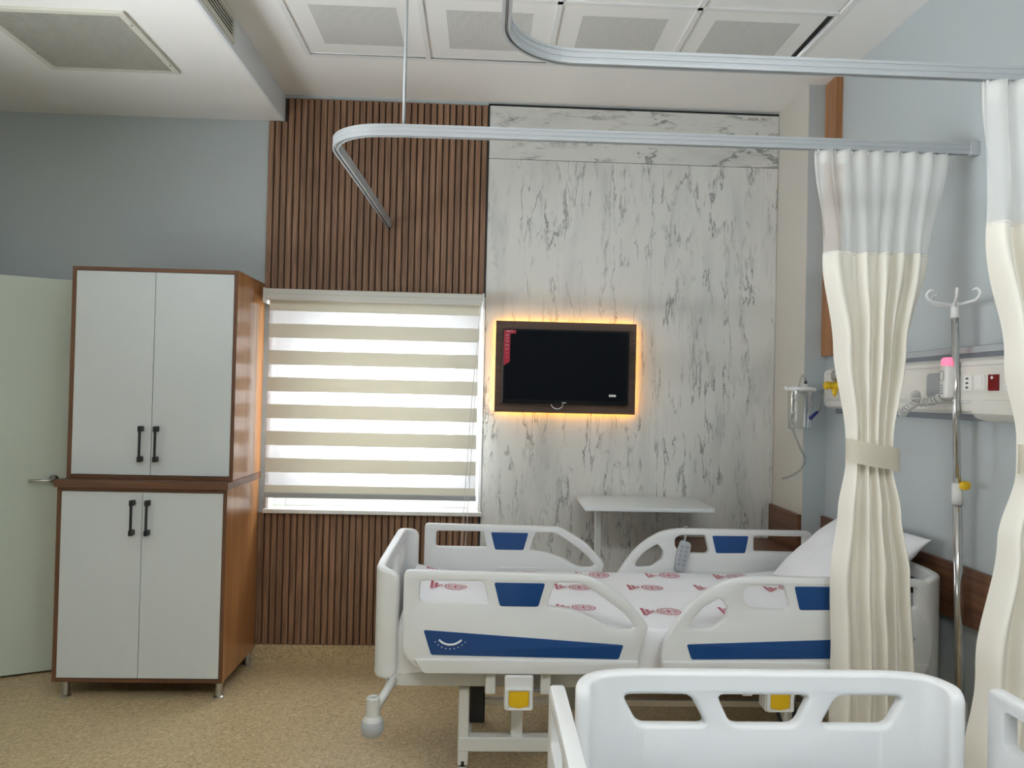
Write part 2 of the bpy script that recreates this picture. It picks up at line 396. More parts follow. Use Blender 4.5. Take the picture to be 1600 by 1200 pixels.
# ceiling with a field of metal tiles
GX0, GP, GY1, NR = -0.92, 0.61, 3.893, 7
GX1 = GX0 + 4 * GP; GY0 = GY1 - NR * GP
ceil = struct(boxes('ceiling', [
    (XL, GX0, YF, YB, ZC, ZC + .05), (GX1, XR, YF, YB, ZC, ZC + .05),
    (GX0, GX1, GY1, YB, ZC, ZC + .05), (GX0, GX1, YF, GY0, ZC, ZC + .05),
    ], 'ceiling_white'), 'white plaster ceiling around a field of perforated metal tiles', 'ceiling')
box('plenum_cover', GX0 - .1, GX1 + .1, GY0 - .1, GY1 + .1, ZC + .25, ZC + .30, 'plenum', ceil)
def quad_mesh(): pass
tb = 0.024
tile_me = None
ADDED_LAMPS = ((1, 6), (3, 6))
for r in range(NR):
    for c in range(4):
        x0 = GX0 + c * GP; y1 = GY1 - r * GP
        cx, cy = x0 + GP / 2, y1 - GP / 2
        if (c, r) in ADDED_LAMPS: continue
        if r == 0 and c == 3: cx -= 0.012; cy -= 0.010
        if tile_me is None:
            h = GP / 2 - 0.006
            t0 = box('ceiling_tile', cx - h, cx + h, cy - h, cy + h, ZC + 0.004, ZC + 0.016, 'tile_white', ceil, 0.002, 1)
            t0.data.transform(Matrix.Translation(Vector((-cx, -cy, -ZC)) + OFF[ceil.name])); t0.location = Vector((cx, cy, ZC)) - OFF[ceil.name]
            p0 = box('perforated_panel', cx - .195, cx + .195, cy - .19, cy + .19, ZC + 0.0032, ZC + 0.006, 'perforated', ceil)
            p0.data.transform(Matrix.Translation(Vector((-cx, -cy, -ZC)) + OFF[ceil.name])); p0.parent = t0
            tile_me = (t0, p0)
        else:
            t = tile_me[0].copy(); COL.objects.link(t); t.location = Vector((cx, cy, ZC)) - OFF[ceil.name]
            p = tile_me[1].copy(); COL.objects.link(p); p.parent = t
for c in range(5):
    x = GX0 + c * GP
    if c == 4: x += 0.016
    box('ceiling_bar', x - tb / 2, x + tb / 2, GY0, GY1, ZC - 0.003, ZC + 0.004, 'tbar_white', ceil)
for r in range(NR + 1):
    y = GY1 - r * GP + (0.012 if r == 0 else 0)
    box('ceiling_bar', GX0, GX1, y - tb / 2, y + tb / 2, ZC - 0.003, ZC + 0.0042, 'tbar_white', ceil)
# black strips put in for the dark of the gaps beside the last tile
box('slot_shade_strip', GX1 - 0.036, GX1 - 0.014, GY1 - 0.60, GY1 - 0.03, ZC - 0.001, ZC + 0.008, 'black_gap', ceil)
box('slot_shade_strip', GX1 - 0.60, GX1 - 0.02, GY1 - 0.022, GY1 - 0.002, ZC - 0.001, ZC + 0.008, 'black_gap', ceil)
# unseen lit panels added in the tile field to brighten the room from above
for c, r in ADDED_LAMPS:
    cx, cy = GX0 + (c + .5) * GP, GY1 - (r + .5) * GP; h = GP / 2 - .008
    g = thing('added_ceiling_light', 'added unseen square ceiling light panel ' + ('nearer the soffit' if c == 1 else 'nearer the right wall'), 'ceiling light', (cx, cy, ZC), 'added ceiling light panels')
    boxes('frame', [(cx - h, cx + h, cy - h, cy - h + .02, ZC - .001, ZC + .03), (cx - h, cx + h, cy + h - .02, cy + h, ZC - .001, ZC + .03), (cx - h, cx - h + .02, cy - h + .021, cy + h - .021, ZC - .001, ZC + .03), (cx + h - .02, cx + h, cy - h + .021, cy + h - .021, ZC - .001, ZC + .03)], 'tbar_white', g)
    box('diffuser', cx - h + .021, cx + h - .021, cy - h + .021, cy + h - .021, ZC + .004, ZC + .008, 'added_lamp_glow', g)
# soffit
sof = struct(boxes('soffit', [(XL, XS - .012, YF, YB, ZS, ZC - .001)], 'ceiling_white'), 'lowered white ceiling soffit above the cabinet', 'ceiling')
box('side_facing', XS - .012, XS, YF, YB, ZS + .001, ZC - .001, 'facing_shaded_white', sof)
# pillar
pil = struct(box('pillar', PX + .004, XR, PY, YB, 0, ZC, 'paint'), 'grey-blue boxed pillar with cream side in the right back corner', 'wall')
box('cream_facing', PX, PX + .004, PY + .001, YB, 0, ZC, 'cream_paint', pil)
# cove skirting
struct(boxes('baseboard_back', [(XL, PX, YB - .012, YB, 0, 0.095), (XL, PX, YB - .03, YB - .012, 0, 0.02)], 'vinyl'), 'beige vinyl skirting upturned along the back wall', 'skirting')
struct(boxes('baseboard_right', [(XR - .012, XR, YF, PY, 0, 0.095)], 'vinyl'), 'beige vinyl skirting upturned along the right wall', 'skirting')

# slatted wood cladding (above and below the window)
SX0, SX1 = -1.258, 0.0
box('slat_backing', SX0, SX1, YB - .004, YB, 2.095, ZS - .002, 'slat_backing', wb)
box('slat_backing', XS + .004, SX1, YB - .004, YB, ZS - .002, 3.222, 'slat_backing', wb)
box('slat_backing', SX0, SX1, YB - .004, YB, 0.098, 0.842, 'slat_backing', wb)
NS = 34; pitch = (SX1 - SX0) / NS
def slat_proto(z0, z1):
    o = box('slat', 0, pitch * 0.80, -.012, 0, z0, z1, 'slat_wood', wb, 0.002, 1)
    o.data.transform(Matrix.Translation(OFF[wb.name])); return o
protos = {}
for i in range(NS):
    x = SX0 + i * pitch + pitch * 0.1
    for z0, z1 in ((2.097, 3.222 if x > XS + .004 else ZS - .004), (0.098, 0.842)):
        k = (z0, z1)
        if k not in protos: protos[k] = o = slat_proto(z0, z1)
        else: o = protos[k].copy(); COL.objects.link(o)
        o.location = Vector((x, YB - .004 + 0.002 * ((i * 7) % 3 - 1) * 0.5, 0)) - OFF[wb.name]
# marble panels
box('marble_panel', 0.008, PX - .002, YB - .012, YB, 0.098, 2.913, 'marble_tall', wb, 0.001, 1)
box('marble_panel', 0.008, PX - .002, YB - .012, YB, 2.916, 3.222, 'marble_wide', wb, 0.001, 1)
box('edge_strip', 0.001, 0.008, YB - .016, YB, 0.098, 3.222, 'black_metal', wb)
box('gap_shade_strip', 0.001, PX - .002, YB - .010, YB, 3.223, 3.234, 'black_gap', wb)  # black strip stands for the shade in the gap above the marble

# window in the back wall
win = struct(boxes('window_1', [
    (WX0, WX0 + .07, 4.56, 4.63, WZ0, WZ1), (WX1 - .07, WX1, 4.56, 4.63, WZ0, WZ1),
    (WX0 + .07, WX1 - .07, 4.56, 4.63, WZ0 + .004, WZ0 + .07), (WX0 + .07, WX1 - .07, 4.56, 4.63, WZ1 - .09, WZ1 - .004)], 'pvc_white', bev=0.004), 'white plastic window behind the striped blind', 'window')
boxes('sash', [(-1.142, -1.01, 4.545, 4.60, .930, 2.012), (-.165, -.068, 4.545, 4.60, .930, 2.012),
               (-1.01, -.165, 4.5455, 4.5995, .9305, 1.05), (-1.01, -.165, 4.5455, 4.5995, 1.84, 2.0115)], 'pvc_white', win, 0.004)
box('pane', -1.02, -.155, 4.57, 4.576, 1.04, 1.85, 'window_glass', win)
box('window_handle', -.125, -.105, 4.52, 4.545, 1.42, 1.55, 'pvc_white', win, 0.004)
boxes('reveal_trim', [(WX0 - .012, WX0 + .003, YB - .018, 4.559, WZ0 + .005, WZ1 - .004), (WX1 - .003, WX1 + .012, YB - .018, 4.559, WZ0 + .005, WZ1 - .004),
                      (WX0 - .012, WX1 + .012, YB - .018, 4.559, WZ1 - .0035, WZ1 + .01)], 'pvc_white', win)
sill = struct(box('trim_1', WX0 - .022, WX1 + .022, YB - .045, 4.565, 0.845, 0.870, 'sill_marble', None, 0.004), 'pale veined marble window sill under the blind', 'sill')
# unseen left-wall window with drawn blind, added to house the fill lamp
win2 = struct(boxes('added_window', [
    (XL - .2, XL - .13, FX0, FX0 + .07, FZ0, FZ1), (XL - .2, XL - .13, FX1 - .07, FX1, FZ0, FZ1), (XL - .2, XL - .13, 1.31, 1.39, FZ0 + .07, FZ1 - .07),
    (XL - .2, XL - .13, FX0 + .07, FX1 - .07, FZ0, FZ0 + .07), (XL - .2, XL - .13, FX0 + .07, FX1 - .07, FZ1 - .07, FZ1)], 'pvc_white', bev=0.004), 'unseen white window with drawn blind added in the left wall', 'window')
for x0, x1 in ((FX0 + .07, 1.31), (1.39, FX1 - .07)):
    box('pane', XL - .168, XL - .162, x0, x1, FZ0 + .07, FZ1 - .07, 'window_glass', win2)
box('added_blind', XL - .10, XL - .098, FX0 + .01, FX1 - .01, FZ0 + .01, FZ1 - .01, 'opaque_band', win2)

# wooden bumper strips and vertical trim
struct(boxes('trim_2', [(XR - .022, XR, -1.2, PY - .001, 0.73, 0.943)], 'walnut_y', bev=0.002), 'walnut bumper rail along the right wall behind the bed head', 'wood trim')
struct(boxes('trim_3', [(PX - .022, PX, PY, YB - .013, 0.735, 0.946)], 'walnut_y', bev=0.002), 'short walnut bumper board on the cream side of the pillar', 'wood trim')
struct(boxes('trim_4', [(XR - .036, XR, 3.895, PY - .002, 1.79, ZC - .002)], 'walnut_z', bev=0.002), 'tall narrow walnut trim board from wall unit up to ceiling', 'wood trim')

# open door leaf on the left
ang = math.atan2(0.43, 0.903)
dr = bpy.data.objects.new('door_1', None)
def hinge(v): # leaf local: x along leaf from hinge, y thickness
    return (-3.07 + v[0] * math.cos(ang) - v[1] * math.sin(ang), 3.86 + v[0] * math.sin(ang) + v[1] * math.cos(ang), v[2])
bm = bmesh.new(); add_box(bm, 0, 0.93, 0, 0.042, 0.012, 2.115, 0.002, 1)
for v in bm.verts: v.co = Vector(hinge(v.co))
door = struct(bm_obj(bm, 'door_1', 'door_green'), 'pale green door leaf standing open behind the cabinet', 'door')
bm = bmesh.new(); add_lathe(bm, [(0.024, 0), (0.024, -0.008), (0.009, -0.009), (0.009, -0.05)], (0.865, 0, 1.035), 'y', 14)
add_tube(bm, [(0.865, -0.045, 1.035), (0.85, -0.052, 1.035), (0.75, -0.055, 1.035)], 0.009, 8)
for v in bm.verts: v.co = Vector(hinge(v.co))
hd = bm_obj(bm, 'door_handle', 'satin_steel', door, True); hd['label'] = 'brushed steel lever handle'

# ceiling return-air grille
g = thing('return_air_grille', 'large cream eggcrate air grille set in the lowered soffit', 'air grille', (-1.82, 3.50, ZS))
gx0, gx1, gy0, gy1 = -2.125, -1.508, 3.195, 3.80
boxes('frame', [(gx0, gx1, gy0, gy0 + .03, ZS - .012, ZS), (gx0, gx1, gy1 - .03, gy1, ZS - .012, ZS), (gx0, gx0 + .03, gy0 + .03, gy1 - .03, ZS - .012, ZS), (gx1 - .03, gx1, gy0 + .03, gy1 - .03, ZS - .012, ZS)], 'grille_cream', g, 0.002)
box('dark_recess_sheet', gx0 + .03, gx1 - .03, gy0 + .03, gy1 - .03, ZS - .003, ZS - .001, 'grille_dark', g)  # dark sheet drawn for the shade inside the grille, no recess behind
lst = []; n = 44
for i in range(1, n):
    x = gx0 + .03 + (gx1 - gx0 - .06) * i / n; lst.append((x - .0015, x + .0015, gy0 + .03, gy1 - .03, ZS - .0105, ZS - .004))
    y = gy0 + .03 + (gy1 - gy0 - .06) * i / n; lst.append((gx0 + .03, gx1 - .03, y - .002, y + .002, ZS - .010, ZS - .004))
eg = boxes('eggcrate_lattice', lst, 'eggcrate', g); eg['kind'] = 'stuff'
for x, y in ((gx1 - .013, 3.30), (gx1 - .013, 3.70), (-2.09, 3.62)):
    lathe('screw', [(0.004, 0), (0.004, -0.001)], (x, y, ZS - .012), 'grille_dark', g, seg=8)
# supply louvre in the soffit side
g = thing('supply_air_louvre', 'narrow cream air louvre in the bluish-shaded white side of the soffit', 'air grille', (XS, 3.30, ZS))
ly0, ly1, lz0, lz1 = 2.95, 3.525, 3.112, 3.238
boxes('frame', [(XS, XS + .008, ly0, ly1, lz0, lz0 + .022), (XS, XS + .008, ly0, ly1, lz1 - .022, lz1), (XS, XS + .008, ly0, ly0 + .022, lz0 + .022, lz1 - .022), (XS, XS + .008, ly1 - .022, ly1, lz0 + .022, lz1 - .022)], 'grille_cream', g, 0.001)
box('dark_recess_sheet', XS, XS + .001, ly0 + .02, ly1 - .02, lz0 + .02, lz1 - .02, 'grille_dark', g)  # shade between the blades painted as a dark sheet
for i in range(5):
    z = lz0 + .0295 + i * .0168
    box('louvre_blade', XS + .001, XS + .0035, ly0 + .022, ly1 - .022, z - .0030, z + .0030, 'grille_cream', g)

# neighbouring building seen through the blind
g = thing('neighbouring_building', 'pale building with roof railing beyond the window', 'building', (-5, 32, -12))
box('facade', -12, -2.2, 28, 40, -12, 0.55, 'building_pale', g)
for i in range(6):
    for k in range(2):
        f = box('window', -11.2 + i * 1.55, -10.3 + i * 1.55, 27.97, 28, -2.2 - k * 3, -0.9 - k * 3, 'building_pane', g)
for i in range(22): box('railing_post', -6.9 + i * .22, -6.86 + i * .22, 28.1, 28.14, .55, 1.02, 'building_pane', g)
box('railing', -7, -2.2, 28.09, 28.15, 1.0, 1.06, 'building_pane', g)

# ================================================================== cabinets
def bar_handle(x, y, z0, z1, parent):
    bm = bmesh.new()
    add_box(bm, x - .006, x + .006, y - .034, y - .026, z0, z1, 0.002, 1)
    for z in (z0, z1 - .028): add_box(bm, x - .010, x + .010, y - .036, y, z, z + .028, 0.003, 1)
    bm_obj(bm, 'handle', 'black_metal', parent)
lo = thing('storage_cabinet', 'lower white two-door cabinet with walnut frame on steel legs', 'cabinet', (-1.667, 4.15, 0))
cx0, cx1, cy, cyb = -2.083, -1.255, 3.884, 4.43
z0, z1 = 0.082, 1.042
for a in (cx0, cx1 - .018): box('side_panel', a, a + .018, cy, cyb, z0, z1, 'walnut_z', lo, 0.001)
boxes('front_frame', [(cx0 + .018, cx1 - .018, cy, cyb, z0, z0 + .018), (cx0 + .018, cx1 - .018, cy, cyb, z1 - .018, z1), (cx0 + .018, cx1 - .018, cyb - .01, cyb, z0 + .018, z1 - .018)], 'walnut_edge', lo)
box('worktop', cx0 - .008, cx1 + .010, cy - .022, cyb, z1 + .001, z1 + .036, 'walnut_x', lo, 0.002)
for a in (cx0, cx1 - .018): box('edge_band', a, a + .018, cy - .0012, cy - .0002, z0, z1, 'walnut_edge_z', lo)
xm = (cx0 + cx1) / 2
for a, b, hx in ((cx0 + .020, xm - .0015, xm - .042), (xm + .0015, cx1 - .020, xm + .032)):
    d = box('door', a, b, cy + .001, cy + .019, z0 + .021, z1 - .021, 'melamine', lo, 0.001, 1)
    bar_handle(hx, cy + .001, .81, .985, d)
for x in (-2.035, -1.282):
    for y in (3.925, 4.385):
        lathe('leg', [(0.026, 0), (0.027, 0.004), (0.019, 0.010), (0.018, 0.070), (0.024, 0.076), (0.024, z0)], (x, y, 0), 'satin_steel', lo, seg=16)
up = thing('wall_cupboard', 'upper white two-door cupboard with walnut frame standing on the lower cabinet', 'cabinet', (-1.66, 4.15, 1.079))
ux0, ux1, uy = -2.073, -1.249, 3.945
z0, z1 = 1.079, 2.146
for a in (ux0, ux1 - .018): box('side_panel', a, a + .018, uy, cyb, z0, z1, 'walnut_z', up, 0.001)
boxes('front_frame', [(ux0 + .018, ux1 - .018, uy, cyb, z0, z0 + .018), (ux0 + .018, ux1 - .018, uy, cyb, z1 - .018, z1), (ux0 + .018, ux1 - .018, cyb - .01, cyb, z0 + .018, z1 - .018)], 'walnut_edge', up)
for a in (ux0, ux1 - .018): box('edge_band', a, a + .018, uy - .0012, uy - .0002, z0, z1, 'walnut_edge_z', up)
xm = (ux0 + ux1) / 2
for a, b, hx in ((ux0 + .020, xm - .0015, xm - .046), (xm + .0015, ux1 - .020, xm + .030)):
    d = box('door', a, b, uy + .001, uy + .019, z0 + .021, z1 - .021, 'melamine', up, 0.001, 1)
    bar_handle(hx, uy + .001, 1.168, 1.348, d)

# ================================================================== striped roller blind
bl = thing('roller_blind', 'cream striped day-and-night roller blind drawn over the window', 'blind', (-0.605, 4.33, 0.93))
bx0, bx1 = -1.212, -0.012
boxes('cassette', [(bx0 - .01, bx1 + .012, 4.30, 4.42, 2.075, 2.107), (bx0, bx1, 4.29, 4.36, 2.045, 2.08)], 'valance', bl, 0.006)
for s, x in ((0, bx0 - .010), (1, bx1 + .004)): box('end_bracket', x, x + .010, 4.285, 4.43, 2.028, 2.110, 'pvc_white', bl, 0.003)
yb = 4.345; zt = 2.046; k = 0
fx0, fx1 = bx0 + .012, bx1 - .012
za = zt; zb = 1.988
while True:
    box('opaque_band', fx0, fx1, yb, yb + .0012, max(zb, .97), za, 'opaque_band', bl)
    if zb <= .985: break
    box('sheer_band', fx0, fx1, yb + .0003, yb + .0008, max(zb - .0715, .97), zb, 'sheer_band', bl)
    za = zb - .0715; zb = za - .079
    if za <= .972: break
box('bottom_bar', fx0 - .004, fx1 + .004, yb - .008, yb + .010, .943, .972, 'aluminium', bl, 0.004)
for dx, zc in ((0.0, .62), (.012, .61)):
    tube('pull_chain', spline([(bx1 - .006 + dx * .3, 4.31, 2.05), (bx1 - .05 + dx * 1.5, 4.30, 1.4), (bx1 - .085 + dx * 1.8, 4.30, zc)], 6), 0.0016, 'cable_white', bl, 6)

# ================================================================== television on its backlit panel
tp = thing('backlit_board', 'dark walnut board with amber backlight behind the television', 'wall board', (0.475, 4.42, 1.45))
box('panel', 0.072, 0.882, 4.390, 4.408, 1.448, 1.970, 'tv_wood', tp, 0.001, 1)
for (a, b, c, d) in ((.085, .869, 1.951, 1.957), (.085, .869, 1.461, 1.467)):
    box('led_strip', a, b, 4.4085, 4.412, c, d, 'led_amber', tp)
for (a, b) in ((.085, .091), (.863, .869)):
    box('led_strip', a, b, 4.4085, 4.412, 1.467, 1.951, 'led_amber', tp)
for a in (.20, .72): box('mounting_batten', a, a + .03, 4.4085, 4.437, 1.52, 1.90, 'black_metal', tp)
tv = thing('television', 'black flat television on the backlit walnut board', 'television', (0.475, 4.37, 1.50))
box('body', 0.113, 0.835, 4.348, 4.389, 1.500, 1.922, 'tv_black', tv, 0.006)
box('screen', 0.125, 0.823, 4.3465, 4.349, 1.522, 1.912, 'tv_screen', tv)
st = plate('sticker', [(0.118, 1.915), (0.185, 1.915), (0.185, 1.897), (0.153, 1.893), (0.153, 1.735), (0.118, 1.712)], [], 0.001, 0.0, lambda v: (v.x, 4.3455 + v.z, v.y), 'tv_red', tv)
bm = bmesh.new()
for i, (tx, tz, sz, s) in enumerate(((.150, 1.907, .011, 'LED TV'), (.136, 1.885, .010, 'HD'), (.136, 1.868, .009, '82'), (.136, 1.85, .008, 'USB'), (.136, 1.828, .008, 'HDMI'), (.136, 1.806, .007, 'DVB'), (.136, 1.784, .007, 'A+'), (.136, 1.762, .007, 'T2'))):
    join_bm(bm, text_bm(s, sz), lambda v: (tx + v.x, 4.3447, tz + v.y))
bm_obj(bm, 'sticker_print', 'print_white', st)
box('rating_label', .722, .762, 4.3455, 4.3467, 1.548, 1.560, 'print_white', tv)
box('logo', .455, .478, 4.346, 4.3482, 1.505, 1.511, 'satin_steel', tv)
tube('loose_cable', spline([(.395, 4.372, 1.50), (.405, 4.368, 1.482), (.43, 4.366, 1.472), (.455, 4.368, 1.482), (.463, 4.372, 1.502)], 6), 0.003, 'cable_white', tv, 6)

# ================================================================== curtain tracks
def track(name, path, label, ends, rods):
    base = Vector((path[len(path) // 2][0], path[len(path) // 2][1], 2.487))
    t = thing(name, label, 'curtain track', base)
    prof = [(-.012, 0), (-.004, 0), (-.004, .010), (.004, .010), (.004, 0), (.012, 0), (.012, .010), (.0105, .0115), (.0105, .016), (.012, .0175), (.012, .026), (.0105, .0275), (.0105, .032), (.012, .0335), (.012, .042), (-.012, .042),
            (-.012, .0335), (-.0105, .032), (-.0105, .0275), (-.012, .026), (-.012, .0175), (-.0105, .016), (-.0105, .0115), (-.012, .010)]
    P = [Vector((x, y, 2.487)) for x, y in path]; bm = bmesh.new(); rings = []
    for i, p in enumerate(P):
        d = (P[min(i + 1, len(P) - 1)] - P[max(i - 1, 0)]); d.normalize(); nrm = Vector((-d.y, d.x, 0))
        rings.append([bm.verts.new(p + nrm * a + Vector((0, 0, h))) for a, h in prof])
    for i in range(len(rings) - 1):
        for k in range(len(prof)):
            bm.faces.new((rings[i][k], rings[i][(k + 1) % len(prof)], rings[i + 1][(k + 1) % len(prof)], rings[i + 1][k]))
    bm.faces.new(rings[0]); bm.faces.new(rings[-1])
    bm_obj(bm, 'rail', 'aluminium', t)
    for (x, y, ax) in ends:
        if ax == 'x': box('end_bracket', x - .035, x, y - .017, y + .017, 2.483, 2.535, 'bed_rubber', t, 0.003)
        else: box('end_bracket', x - .017, x + .017, y - .03, y, 2.483, 2.535, 'bed_rubber', t, 0.003)
    for x, y in rods:
        rd = tube('hanger_rod', [(x, y, 2.529), (x, y, ZC)], 0.006, 'aluminium', t, 10)
        lathe('ceiling_rose', [(0.006, -.02), (0.022, -.004), (0.022, 0)], (x, y, ZC - .001), 'aluminium', rd, seg=14)
    return t
def bend(cx, cy, r, a0, a1, n=10): return [(cx + r * math.cos(a0 + (a1 - a0) * i / n), cy + r * math.sin(a0 + (a1 - a0) * i / n)) for i in range(n + 1)]
track('curtain_track', [(XR, 2.80), (-.30, 2.82)] + bend(-.38, 3.04, .215, -PI / 2, -PI, 12) + [(-.575, 3.6), (-.552, 4.42)],
      'aluminium curtain track hung by a rod around the far bed', [(XR, 2.80, 'x')], [(-.31, 2.822)])
track('curtain_track', [(XR, 2.15), (.25, 2.155)] + bend(.25, 1.945, .21, PI / 2, PI, 12) + [(.036, 1.2), (.03, -1.0)],
      'aluminium curtain track running above the nearer bed', [(XR, 2.15, 'x')], [(.033, 0.2)])

# ================================================================== curtains
def lerp_tab(tab, z):
    for (za, *a), (zb, *b) in zip(tab, tab[1:]):
        if za >= z >= zb:
            t = (za - z) / (za - zb); t = t * t * (3 - 2 * t) if len(tab) > 6 else t
            return [p + (q - p) * t for p, q in zip(a, b)]
    return list(tab[-1][1:]) if z < tab[-1][0] else list(tab[0][1:])
def curtain(label, tab, nf, znet, ztie, seed, loc, pl, pd):
    """tab rows: z, left x, right x, y, fold depth"""
    t = thing('privacy_curtain', label, 'curtain', loc)
    rr = random.Random(seed); ph = [rr.uniform(-.6, .6) for _ in range(60)]; am = [rr.uniform(.6, 1.3) for _ in range(60)]
    NU = nf * 14; ztop = tab[0][0]
    def pt(u, z):
        xa, xb, y, d = lerp_tab(tab, z)
        w = max(0.0, min(1.0, (z - znet + .25) / (ztop - znet + .25))); w = w * w * (3 - 2 * w)
        f = u * nf; i = int(min(f, nf - 1e-6)); fr = f - i
        a = am[i] * (1 - fr) + am[i + 1] * fr
        s1 = math.sin(2 * PI * f + ph[0]) * a
        # wide uneven pleats lower down
        uu = u + .025 * noise.noise(Vector((u * 2.0, z * 1.6, seed))) * math.sin(PI * u)
        for b0, b1, dep in zip(pl, pl[1:], pd):
            if uu <= b1 or b1 == pl[-1]: break
        tt = max(0.0, min(1.0, (uu - b0) / (b1 - b0)))
        s2 = 1.1 - dep * math.sin(PI * tt) ** .6 - .35 * math.sin(2 * PI * tt) * dep
        cr = .30 * noise.noise(Vector((u * 5 + seed, z * 5 + u * 6, 4.2))) * (1 - w)
        x = xa + (xb - xa) * (u + w * .17 / nf * math.cos(2 * PI * f))
        return Vector((x, y + d * (w * s1 + (1 - w) * (s2 + cr) - .3 * math.sin(PI * u)), z))
    def part(name, za, zb, nz, material, ztop=None):
        bm = bmesh.new(); g = []
        for j in range(nz + 1):
            z = za + (zb - za) * j / nz; row = []
            for i in range(NU + 1):
                p = pt(i / NU, z)
                if ztop and j == 0: p.z += 0.012 * math.sin(2 * PI * (i / NU) * nf + 1) + 0.006
                row.append(bm.verts.new(p))
            g.append(row)
        for j in range(nz):
            for i in range(NU): bm.faces.new((g[j][i], g[j][i + 1], g[j + 1][i + 1], g[j + 1][i]))
        return bm_obj(bm, name, material, t, True)
    ztop = tab[0][0]; zbot = tab[-1][0]
    part('net_top', ztop, znet, 16, 'curtain_net', True)['label'] = 'white sheer net heading'
    part('heading_tape', ztop + .004, ztop - .045, 3, 'curtain_net')
    part('satin_drop', znet + .01, zbot, 90, 'curtain_satin')['label'] = 'cream satin drape'
    for i in range(nf):
        p = pt((i + .5) / nf, ztop)
        box('glider_hook', p.x - .003, p.x + .003, tab[0][3] - .004, tab[0][3] + .004, ztop - .005, 2.492, 'print_white', t)
    # tie band, hugging the gathered cloth
    za, zb, tilt = ztie
    xa, xb, y, d = lerp_tab(tab, (za + zb) / 2)
    bm = bmesh.new(); rings = []; n = 28
    hw = (xb - xa) / 2 + .010; cx = (xa + xb) / 2; hd = d * 1.5 + .016
    for k in range(n):
        a = 2 * PI * k / n; c = math.cos(a); s = math.sin(a)
        px = cx + hw * math.copysign(abs(c) ** .8, c); py = y - d * .35 + hd * math.copysign(abs(s) ** .8, s)
        dz = tilt * c
        rings.append([bm.verts.new((px, py, zb + dz)), bm.verts.new((px - (px - cx) * .0, py - .003 * s, (za + zb) / 2 + dz)), bm.verts.new((px, py, za + dz))])
    for k in range(n):
        q = rings[(k + 1) % n]
        for j in range(2): bm.faces.new((rings[k][j], q[j], q[j + 1], rings[k][j + 1]))
    bmesh.ops.solidify(bm, geom=list(bm.faces), thickness=0.002)
    sharp(bm_obj(bm, 'tie_band', 'curtain_satin', t), 50)
    return t
curtain('cream tied-back curtain hanging in front of the far bed head',
        [(2.478, 1.208, 1.712, 2.80, .022), (2.10, 1.252, 1.655, 2.79, .026), (1.75, 1.30, 1.572, 2.77, .030), (1.42, 1.338, 1.512, 2.75, .022),
         (1.33, 1.336, 1.508, 2.745, .020), (1.15, 1.305, 1.53, 2.725, .028), (.93, 1.272, 1.562, 2.705, .030), (.58, 1.276, 1.582, 2.70, .032), (.30, 1.280, 1.59, 2.71, .034)],
        8, 2.095, (1.400, 1.318, -.018), 3, (1.42, 2.76, .33), (0, .31, .50, .66, .82, 1.0), (2.0, 1.7, 1.9, 1.5, 1.8))
curtain('cream tied-back curtain at the right edge beside the nearer bed',
        [(2.478, 1.415, 1.81, 2.15, .030), (2.07, 1.450, 1.80, 2.15, .032), (1.69, 1.522, 1.79, 2.15, .034), (1.45, 1.556, 1.77, 2.15, .026),
         (1.36, 1.556, 1.765, 2.15, .024), (1.154, 1.508, 1.775, 2.15, .032), (.788, 1.452, 1.79, 2.15, .036), (.53, 1.420, 1.80, 2.15, .036), (.25, 1.40, 1.805, 2.15, .036)],
        6, 2.07, (1.43, 1.345, -.01), 11, (1.62, 2.15, .25), (0, .22, .40, .62, .80, 1.0), (1.8, 1.5, 2.0, 1.5, 1.7))

# ================================================================== hospital beds
FOOT = [(-.965, .907), (-.30, .900), (-.235, .866), (-.177, .832), (-.125, .782), (-.079, .728), (-.076, .712), (-.105, .626), (-.110, .543), (-.884, .541), (-.943, .588), (-.965, .625)]
FR = [.02, .03, .04, .04, .04, .03, .01, .02, .006, .05, .04, .03]
FH1 = [(-.907, .872), (-.677, .873), (-.657, .795), (-.907, .795)]
FH2 = [(-.421, .872), (-.328, .872), (-.280, .846), (-.231, .814), (-.162, .761), (-.122, .716), (-.134, .704), (-.198, .703), (-.285, .750), (-.367, .775), (-.446, .785)]
HEAD = [(-.017, .543), (-.029, .612), (-.016, .661), (.03, .736), (.084, .804), (.145, .853), (.21, .887), (.29, .902), (.965, .899), (.982, .70), (.983, .622), (.942, .545)]
HR = [.006, .03, .04, .04, .05, .05, .05, .04, .03, .02, .03, .04]
HA = [(.080, .711), (.082, .735), (.125, .787), (.188, .824), (.218, .788), (.213, .749), (.163, .711)]
HB = [(.274, .852), (.300, .870), (.426, .872), (.446, .795), (.436, .781), (.352, .783), (.300, .788), (.276, .813)]
HC = [(.671, .872), (.922, .872), (.922, .792), (.671, .795)]
FB1 = [(-.640, .870), (-.455, .869), (-.478, .785), (-.617, .785)]
FB2 = [(-.890, .697), (-.165, .650), (-.182, .598), (-.861, .608)]
HB1 = [(.460, .870), (.643, .871), (.627, .786), (.481, .784)]
HB2 = [(.066, .655), (.915, .690), (.900, .612), (.084, .600)]

